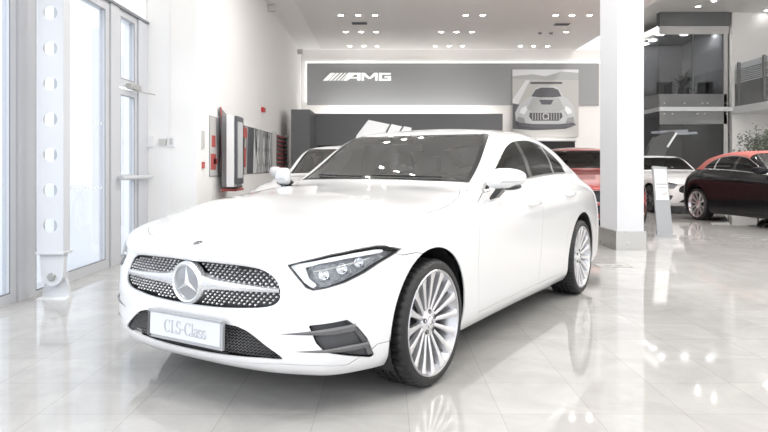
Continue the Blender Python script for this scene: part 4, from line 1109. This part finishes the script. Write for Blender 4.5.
for px, py, lb in ((359.5,23,'left'),(562,24,'right')):
    Y = 648.06*3.46/(165.3-py); v = MB(); x = PX(px,Y)
    v.box((x-.19,Y-.12,CEIL-.012),(x+.19,Y+.12,CEIL-.001)); o = v.build('ceiling_vent', m_grey2); tag(o, lb+' rectangular grey air vent in the grey ceiling', 'vent')
    for k in range(5): MB().box((x-.17,Y-.10+.045*k,CEIL-.018),(x+.17,Y-.085+.045*k,CEIL-.012)).build('vent_slat', m_grey1, o)
for px, py in ((540,32.5),(551,32.5)):
    Y = 648.06*3.46/(165.3-py); x = PX(px,Y)
    o = MB().lathe([(0,-.05),(.03,-.045),(.05,-.02),(.055,0)], 14, M=Matrix.Translation((x,Y,CEIL-.001)) @ Matrix.Rotation(R(-90),4,'X') @ Matrix.Scale(-1,4,(0,1,0))).build('smoke_detector', m_grey2, None, 40)
    tag(o, ('left' if px < 545 else 'right')+' small dark detector in the grey ceiling near the right vent', 'detector')

# ---- glazed office on the right
YO = 24.0; xo0, xo1 = PX(659.5,YO), PX(729,YO)
of = empty('window_6', (0, YO, 0)); of['kind'] = 'structure'
Z = lambda py: PZ(py, YO)
def ob(name, xa, xb, pya, pyb, m, ya=0., yb=.06): return MB().box((xa, ya, max(0, Z(pyb))), (xb, yb, Z(pya))).build(name, m, of)
ob('top_fascia', xo0, xo1, 11.8, 26, m_dark, -.05, .25)
ob('light_band', xo0+.02, xo1, 26, 34, m_grey3, 0, .1)
ob('upper_glass', xo0, xo1-.2, 34.2, 94, m_dglass, .02, .035)
ob('upper_parapet', xo0, xo1-.08, 94, 107, m_rail2, -.02, .03)
ob('floor_band', xo0-.02, xo1+.25, 107, 111.2, m_white, -.06, 3.9)
ob('lower_fascia', xo0, xo1-.08, 111.4, 124, m_rail2, -.02, .03)
ob('lower_glass', xo0, xo1-.2, 124.2, 300, m_dglass, .02, .035)
ob('right_jamb', xo1-.2, xo1-.05, 34, 300, m_grey3, -.02, .12)
ob('side_glass', xo0, xo0+.02, 34, 300, m_dglass, .04, 3.8)
ob('side_parapet', xo0-.03, xo0-.005, 94, 107, m_rail2, .0, 3.8)
ob('recess_glow', xo0-.05, xo0-.01, 26, 31, m_led, .1, 3.8)  # glowing strip stands in for the lit recess beside the office
for px in (693, ): ob('glass_joint', PX(px,YO)-.015, PX(px,YO)+.015, 34, 94, m_dark, 0, .05)
struct('wall_office_back', box((xo0, YO+3.8, 0), (xo1+.0, YO+3.9, Z(26)-.06)), m_wall)
struct('wall_office_side', box((xo1+.005, YO+.3, 0), (xo1+.1, YO+3.9, Z(12))), m_wall)
struct('ceiling_office', box((xo0+.02, YO+.26, Z(26)-.02), (xo1, YO+3.8, Z(26)+.05)), m_wall)
for px, z in ((664,94.8),(684,94.8),(702,94.8),(707,94.8),(726,94.8),(664,112),(672,112),(697,112),(704,112),(726,112)):
    MB().lathe([(0,-.03),(.03,-.03),(.03,0)], 10, M=Matrix.Translation((PX(px,YO),-.02,Z(z+8.5 if z < 100 else z+1.8)))).build('glass_fixing', m_grey3, of)
for i, (px, dy) in enumerate(((676,1.2),(701,1.2),(724,.9),(681,2.4),(681,3.2))):
    o = MB().box((PX(px,YO)-.12,YO+dy,Z(26)-.07),(PX(px,YO)+.12,YO+dy+.25,Z(26)-.03)).build('office_lamp', m_led2); tag(o, ['left front','middle front','right front','left middle','left rear'][i]+' square lamp on the ceiling of the upper office', 'lamp', 'office ceiling lamps')
for i, px in enumerate((665,700)):
    xx = PX(px,YO); o = MB().tube([(xx,YO+1.2+i*1.3,Z(131)),(xx+1.4,YO+1.2+i*1.3,Z(129))], .05, 8).build('tube_lamp', m_led); tag(o, ['left','right'][i]+' white tube lamp in the lower office', 'lamp', 'tube lamps of the lower office')
def chair_(x, y, z, rz, lb):
    t = empty('office_chair', (x, y, z), rz); tag(t, lb, 'chair')
    MB().box((-.28,-.28,.42),(.28,.28,.54),None,.03).build('seat', m_black, t)
    Mx = Matrix.Translation((0,.26,.5)) @ Matrix.Rotation(R(-10),4,'X'); MB().box((-.27,-.04,0),(.27,.05,.48),Mx,.03).build('backrest', m_black, t)
    MB().tube([(0,0,.08),(0,0,.43)], .03, 8).build('gas_post', m_metal, t)
    for k in range(5):
        a = 2*math.pi*k/5; MB().tube([(0,0,.10),(.30*math.cos(a),.30*math.sin(a),.03)], .022, 6).build('foot_arm', m_black, t)
    for s_ in (-1,1): MB().tube([(.30*s_,.18,.5),(.30*s_,.18,.70),(.30*s_,-.16,.72)], .02, 6).build('armrest', m_grey3, t)
ZF = Z(107)
chair_(PX(666,YO)+.15, YO+.7, ZF, R(170), 'black office chair at the left of the upper office')
chair_(PX(714,YO)+.05, YO+.7, ZF, R(150), 'black office chair with pale armrests at the right of the upper office')
chair_(PX(714,YO)-.2, YO+2.6, ZF, R(200), 'black office chair behind the pale armrest chair upstairs')
tb = MB().box((PX(662,YO)+.1,YO+2.0,ZF+.70),(PX(690,YO),YO+2.7,ZF+.74)); tbo = tb.build('office_table', m_grey3); tag(tbo, 'pale table behind the left office chair upstairs', 'table')
for xx in (PX(662,YO)+.15, PX(690,YO)-.08):
    for yy in (YO+2.05, YO+2.6): MB().box((xx,yy,ZF),(xx+.05,yy+.05,ZF+.70)).build('leg', m_grey1, tbo)
# plants
def palm(x, y, z, h, lb, n=44, seed=1):
    t = empty('potted_palm', (x,y,z)); tag(t, lb, 'plant'); r = random.Random(seed)
    MB().lathe([(0,0),(.16,0),(.21,.32),(.19,.32),(.17,.27),(0,.27)], 20, M=Matrix.Rotation(R(90),4,'X')).build('pot', m_pot, t, 40)
    MB().tube([(0,0,.25),(.02,0,h*.35),(-.01,.01,h*.55)], [.035,.03,.025], 8).build('trunk', m_stem, t, 40)
    mb = MB()
    for k in range(n):
        a = r.uniform(0, 2*math.pi); el = r.uniform(.1, 1.35); L = h*r.uniform(.38,.55); w = .05
        c = Vector((math.cos(a)*math.cos(el), math.sin(a)*math.cos(el), math.sin(el))); sd = Vector((-math.sin(a), math.cos(a), 0)); P0 = Vector((-.01,.01,h*r.uniform(.42,.56)))
        vs = []
        for q in range(6):
            u_ = q/5; p_ = P0+c*L*u_+Vector((0,0,-.35*L*u_*u_)); ww = w*(1-u_)*1.2+.003
            vs += [p_-sd*ww, p_+sd*ww]
        mb.add(vs, [(2*q,2*q+1,2*q+3,2*q+2) for q in range(5)])
    mb.build('fronds', m_leaf, t, None, fixn=False)
palm(PX(683,YO+1.6), YO+1.6, ZF, 1.95, 'dark spiky potted palm in the upper office window')
def tree(x, y, h, rad, lb, m, seed=2, n=1100, trunk=.9):
    t = empty('potted_tree', (x,y,0)); tag(t, lb, 'plant'); r = random.Random(seed)
    MB().lathe([(0,0),(.20,0),(.25,.42),(.22,.42),(.20,.36),(0,.36)], 24, M=Matrix.Rotation(R(90),4,'X')).build('pot', m_pot, t, 40)
    b = MB(); b.tube([(0,0,.34),(.03,.02,h*.4),(0,0,h*.75)], [.03,.025,.015], 8)
    br = []
    for k in range(16):
        a = r.uniform(0, 6.28); z = h*r.uniform(.42,.7); e_ = Vector((math.cos(a)*rad*r.uniform(.4,.95), math.sin(a)*rad*r.uniform(.4,.95), z+r.uniform(.1,.4)*h*.6)); b.tube([(0,0,z),(e_*.5+Vector((0,0,z*.5))),e_], [.014,.010,.005], 5); br.append((Vector((0,0,z)), e_))
    b.build('branches', m_stem, t, 40)
    mb = MB()
    for k in range(n):
        s0, e_ = br[k % len(br)]; p_ = s0.lerp(e_, r.uniform(.35, 1.08))+Vector((r.gauss(0,.10),r.gauss(0,.10),r.gauss(0,.10)))
        d_ = Vector((r.gauss(0,1),r.gauss(0,1),r.gauss(0,.6))).normalized(); s_ = d_.cross(Vector((r.gauss(0,1),r.gauss(0,1),1))).normalized(); L = .12
        mb.add([p_, p_+d_*L*.5+s_*L*.22, p_+d_*L, p_+d_*L*.5-s_*L*.22], [(0,1,2,3)])
    mb.build('foliage', m, t, None, fixn=False)
tree(PX(758,20), 20, 2.50, .75, 'tall pale leafy tree in a pot behind the black convertible', m_leafp)
# wall and gallery on the right
struct('wall_gallery', box((xo1+.12,YO,0),(15.9,YO+.2,HIGH)), m_wall)
sl_ = struct('gallery_slab', box((12.85,18.0,3.08),(15.9,23.98,3.34)), m_white)
gr_ = empty('gallery_railing', (12.9,0,.09)); tag(gr_, 'grey glass and slat railing of the upper gallery on the right', 'railing')
MB().box((.0,18.0,3.26),(.012,23.9,4.10)).build('railing_glass', m_rail2, gr_)
for k in range(7): MB().box((-.01,18.0,4.14+.07*k),(.02,23.9,4.165+.07*k)).build('railing_slat', m_rail, gr_)
for yy in (23.6, 22.0, 20.4, 18.8): MB().box((-.04,yy,3.26),(.05,yy+.09,4.85)).build('railing_post', m_rail, gr_)
MB().box((.02,18.0,4.12),(.026,23.9,4.80)).build('railing_screen', m_pane, gr_)
yy = 22.0; o = MB().sphere((13.3,yy,3.02),.06,12,8).build('ceiling_alarm', m_red, None, 50); tag(o, 'small red alarm lamp under the gallery slab', 'alarm'); o.location = (0,0,0)
tag(MB().box((13.4,20.2,3.01),(14.4,20.5,3.08)).build('gallery_lamp', m_led), 'white lamp under the gallery slab by the tree', 'lamp')

# ---- info stand
ist = empty('info_stand', (PX(663,10.85), 10.85, 0)); tag(ist, 'leaning grey info stand with a white sheet beside the pillar', 'info stand')
Ms = Matrix.Rotation(R(0),4,'Y')
MB().prism([(-.10,0),(.16,0),(.09,1.155),(-.15,1.175)], -.02, .02, Matrix.Rotation(R(-4),4,'X') @ Ms).build('stand_panel', m_standg, ist)
MB().prism([(-.105,.60),(.105,.60),(.075,1.11),(-.13,1.125)], -.028, -.021, Matrix.Rotation(R(-4),4,'X') @ Ms).build('info_sheet', m_white, ist)
for a, b in ((.86,.875),(.80,.81)): MB().box((-.10,-.034,a),(.085,-.029,b), Matrix.Rotation(R(-4),4,'X') @ Ms).build('printed_line', m_grey2, ist)
MB().prism([(-.02,.70),(.06,.74),(.09,.70),(.02,.67)], -.034, -.029, Matrix.Rotation(R(-4),4,'X') @ Ms).build('printed_picture', m_grey3, ist)
MB().prism([(-.20,-.12),(.17,-.12),(.19,.14),(-.06,.16)], 0, .03, ax='xy').build('stand_foot', m_standg, ist)
# floor socket
fs_ = MB(); x, Y = PX(613,7.65), 7.65
for a, b in (((x-.19,Y-.13,0),(x+.19,Y-.12,.003)),((x-.19,Y+.12,0),(x+.19,Y+.13,.003)),((x-.19,Y-.12,0),(x-.18,Y+.12,.003)),((x+.18,Y-.12,0),(x+.19,Y+.12,.003))): fs_.box(a, b)
fo = fs_.build('floor_socket', m_grey2); tag(fo, 'flush square floor socket cover in the tiles before the pillar', 'floor socket')
MB().box((x-.18,Y-.12,0),(x+.18,Y+.12,.0015)).build('socket_lid', mat('socket_lid', (.42,.41,.40), .4), fo)
for k in range(2): MB().box((x-.10+.12*k,Y-.02,.0015),(x-.02+.12*k,Y+.0,.003)).build('lid_grip', m_grey1, fo)

# ---- the cars
car = place_car(build_car('coupe_car', MW, 4, 0, R(-1)), -.5295, 3.966, CY); tag(car, 'large white four-door coupe in the foreground, front turned to the left', 'car')
def warp_fn(sx0=1., sx1=1., sy=1., zlow=1., zhi=1., belt=1.0):
    def w(c):
        c = np.array(c, float); x = c[:, 0]; c[:, 0] = np.where(x < 0, x*sx0, np.where(x > 2.939, 2.939+(x-2.939)*sx1, x))
        c[:, 1] *= sy; z = c[:, 2]; c[:, 2] = np.where(z < .8, z, .8+(z-.8)*zhi); return c
    return w
def kit(paint, nm, **k):
    d = dict(BASE); dark_ = max(paint) < .1; d['paint'] = mat(nm, paint, .12 if dark_ else .25, 0, .12 if dark_ else 1., spec=.22 if dark_ else .4); d.update(k); return d
darkrim = dict(spoke=mat('dark_spoke', (.22,.22,.23), .3, .8), rim=mat('dark_rim', (.15,.15,.16), .3, .8))
wc = place_car(build_car('parked_car', MW, 3, 1, 0, None, None, False), -.79, 8.1, R(10)); tag(wc, 'white car parked behind the left of the foreground coupe, mostly hidden', 'car')
rc = place_car(build_car('red_car', kit((.38,.07,.065), 'red_car_paint', wglass=BASE['glass']), 3, 1, 0, warp_fn(1,.6,1,1,1.14), None, False), 4.15, 12.9, R(8)); tag(rc, 'red car half hidden between the white coupe and the pillar', 'car')
w2 = place_car(build_car('white_sports_coupe', kit((.87,.87,.88), 'second_white_paint', wglass=BASE['glass'], silver=BASE['gloss'], **darkrim), 3, 1, 0, warp_fn(1,.7,1,1,.96), None, False), 7.62, 16.45, R(-2)); tag(w2, 'white car facing right behind the info stand', 'car')
bc = place_car(build_car('convertible', kit((.010,.010,.012), 'black_car_paint', spoke=BASE['spoke'], glass=BASE['glass']), 3, 1, 0, warp_fn(1,.62,1,1,.97), mat('red_soft_top', (.42,.13,.115), .9), False), 8.07, 11.25, R(-8)); tag(bc, 'black convertible with a red fabric roof at the right edge', 'car')
# raised dark tailgate of a car behind the white one
dk = empty('raised_tailgate', (0, 20.5, 0)); tag(dk, 'black raised tailgate with a white edge behind the white car on the right', 'tailgate')
q = lambda a, b: (PX(a,20.5), PZ(b,20.5))
MB().prism([q(646,158),q(650,146),q(655,138),q(663,133),q(674,131),q(676,135),q(668,147),q(664,158)], 0, .25).build('tailgate_panel', BASE['gloss'], dk)
MB().tube([(*(lambda p: (p[0], -.03, p[1]))(q(667,147)),), (*(lambda p: (p[0], -.03, p[1]))(q(676,133)),)], .035, 6).build('tailgate_edge', m_white, dk)
MB().box((PX(645,20.5),.02,0),(PX(668,20.5),1.2,PZ(157,20.5))).build('cargo_body', BASE['gloss'], dk)
# ------------------------------------------------------------------ camera
cam = bpy.data.objects.new('camera', bpy.data.cameras.new('camera')); COL.objects.link(cam); SC.camera = cam
cam.location = (0, 0, 1.1825); cam.rotation_euler = (R(90), 0, 0)
cam.data.sensor_width = 36; cam.data.lens = 648.06/768*36; cam.data.shift_x = -1/768; cam.data.shift_y = -(216-165.3)/768
cam.data.clip_start = .05; cam.data.clip_end = 300
SC.view_settings.view_transform = 'Standard'; SC.view_settings.look = 'None'; SC.view_settings.gamma = 1; SC.view_settings.use_curve_mapping = False
SC.view_settings.exposure = EXPOSURE
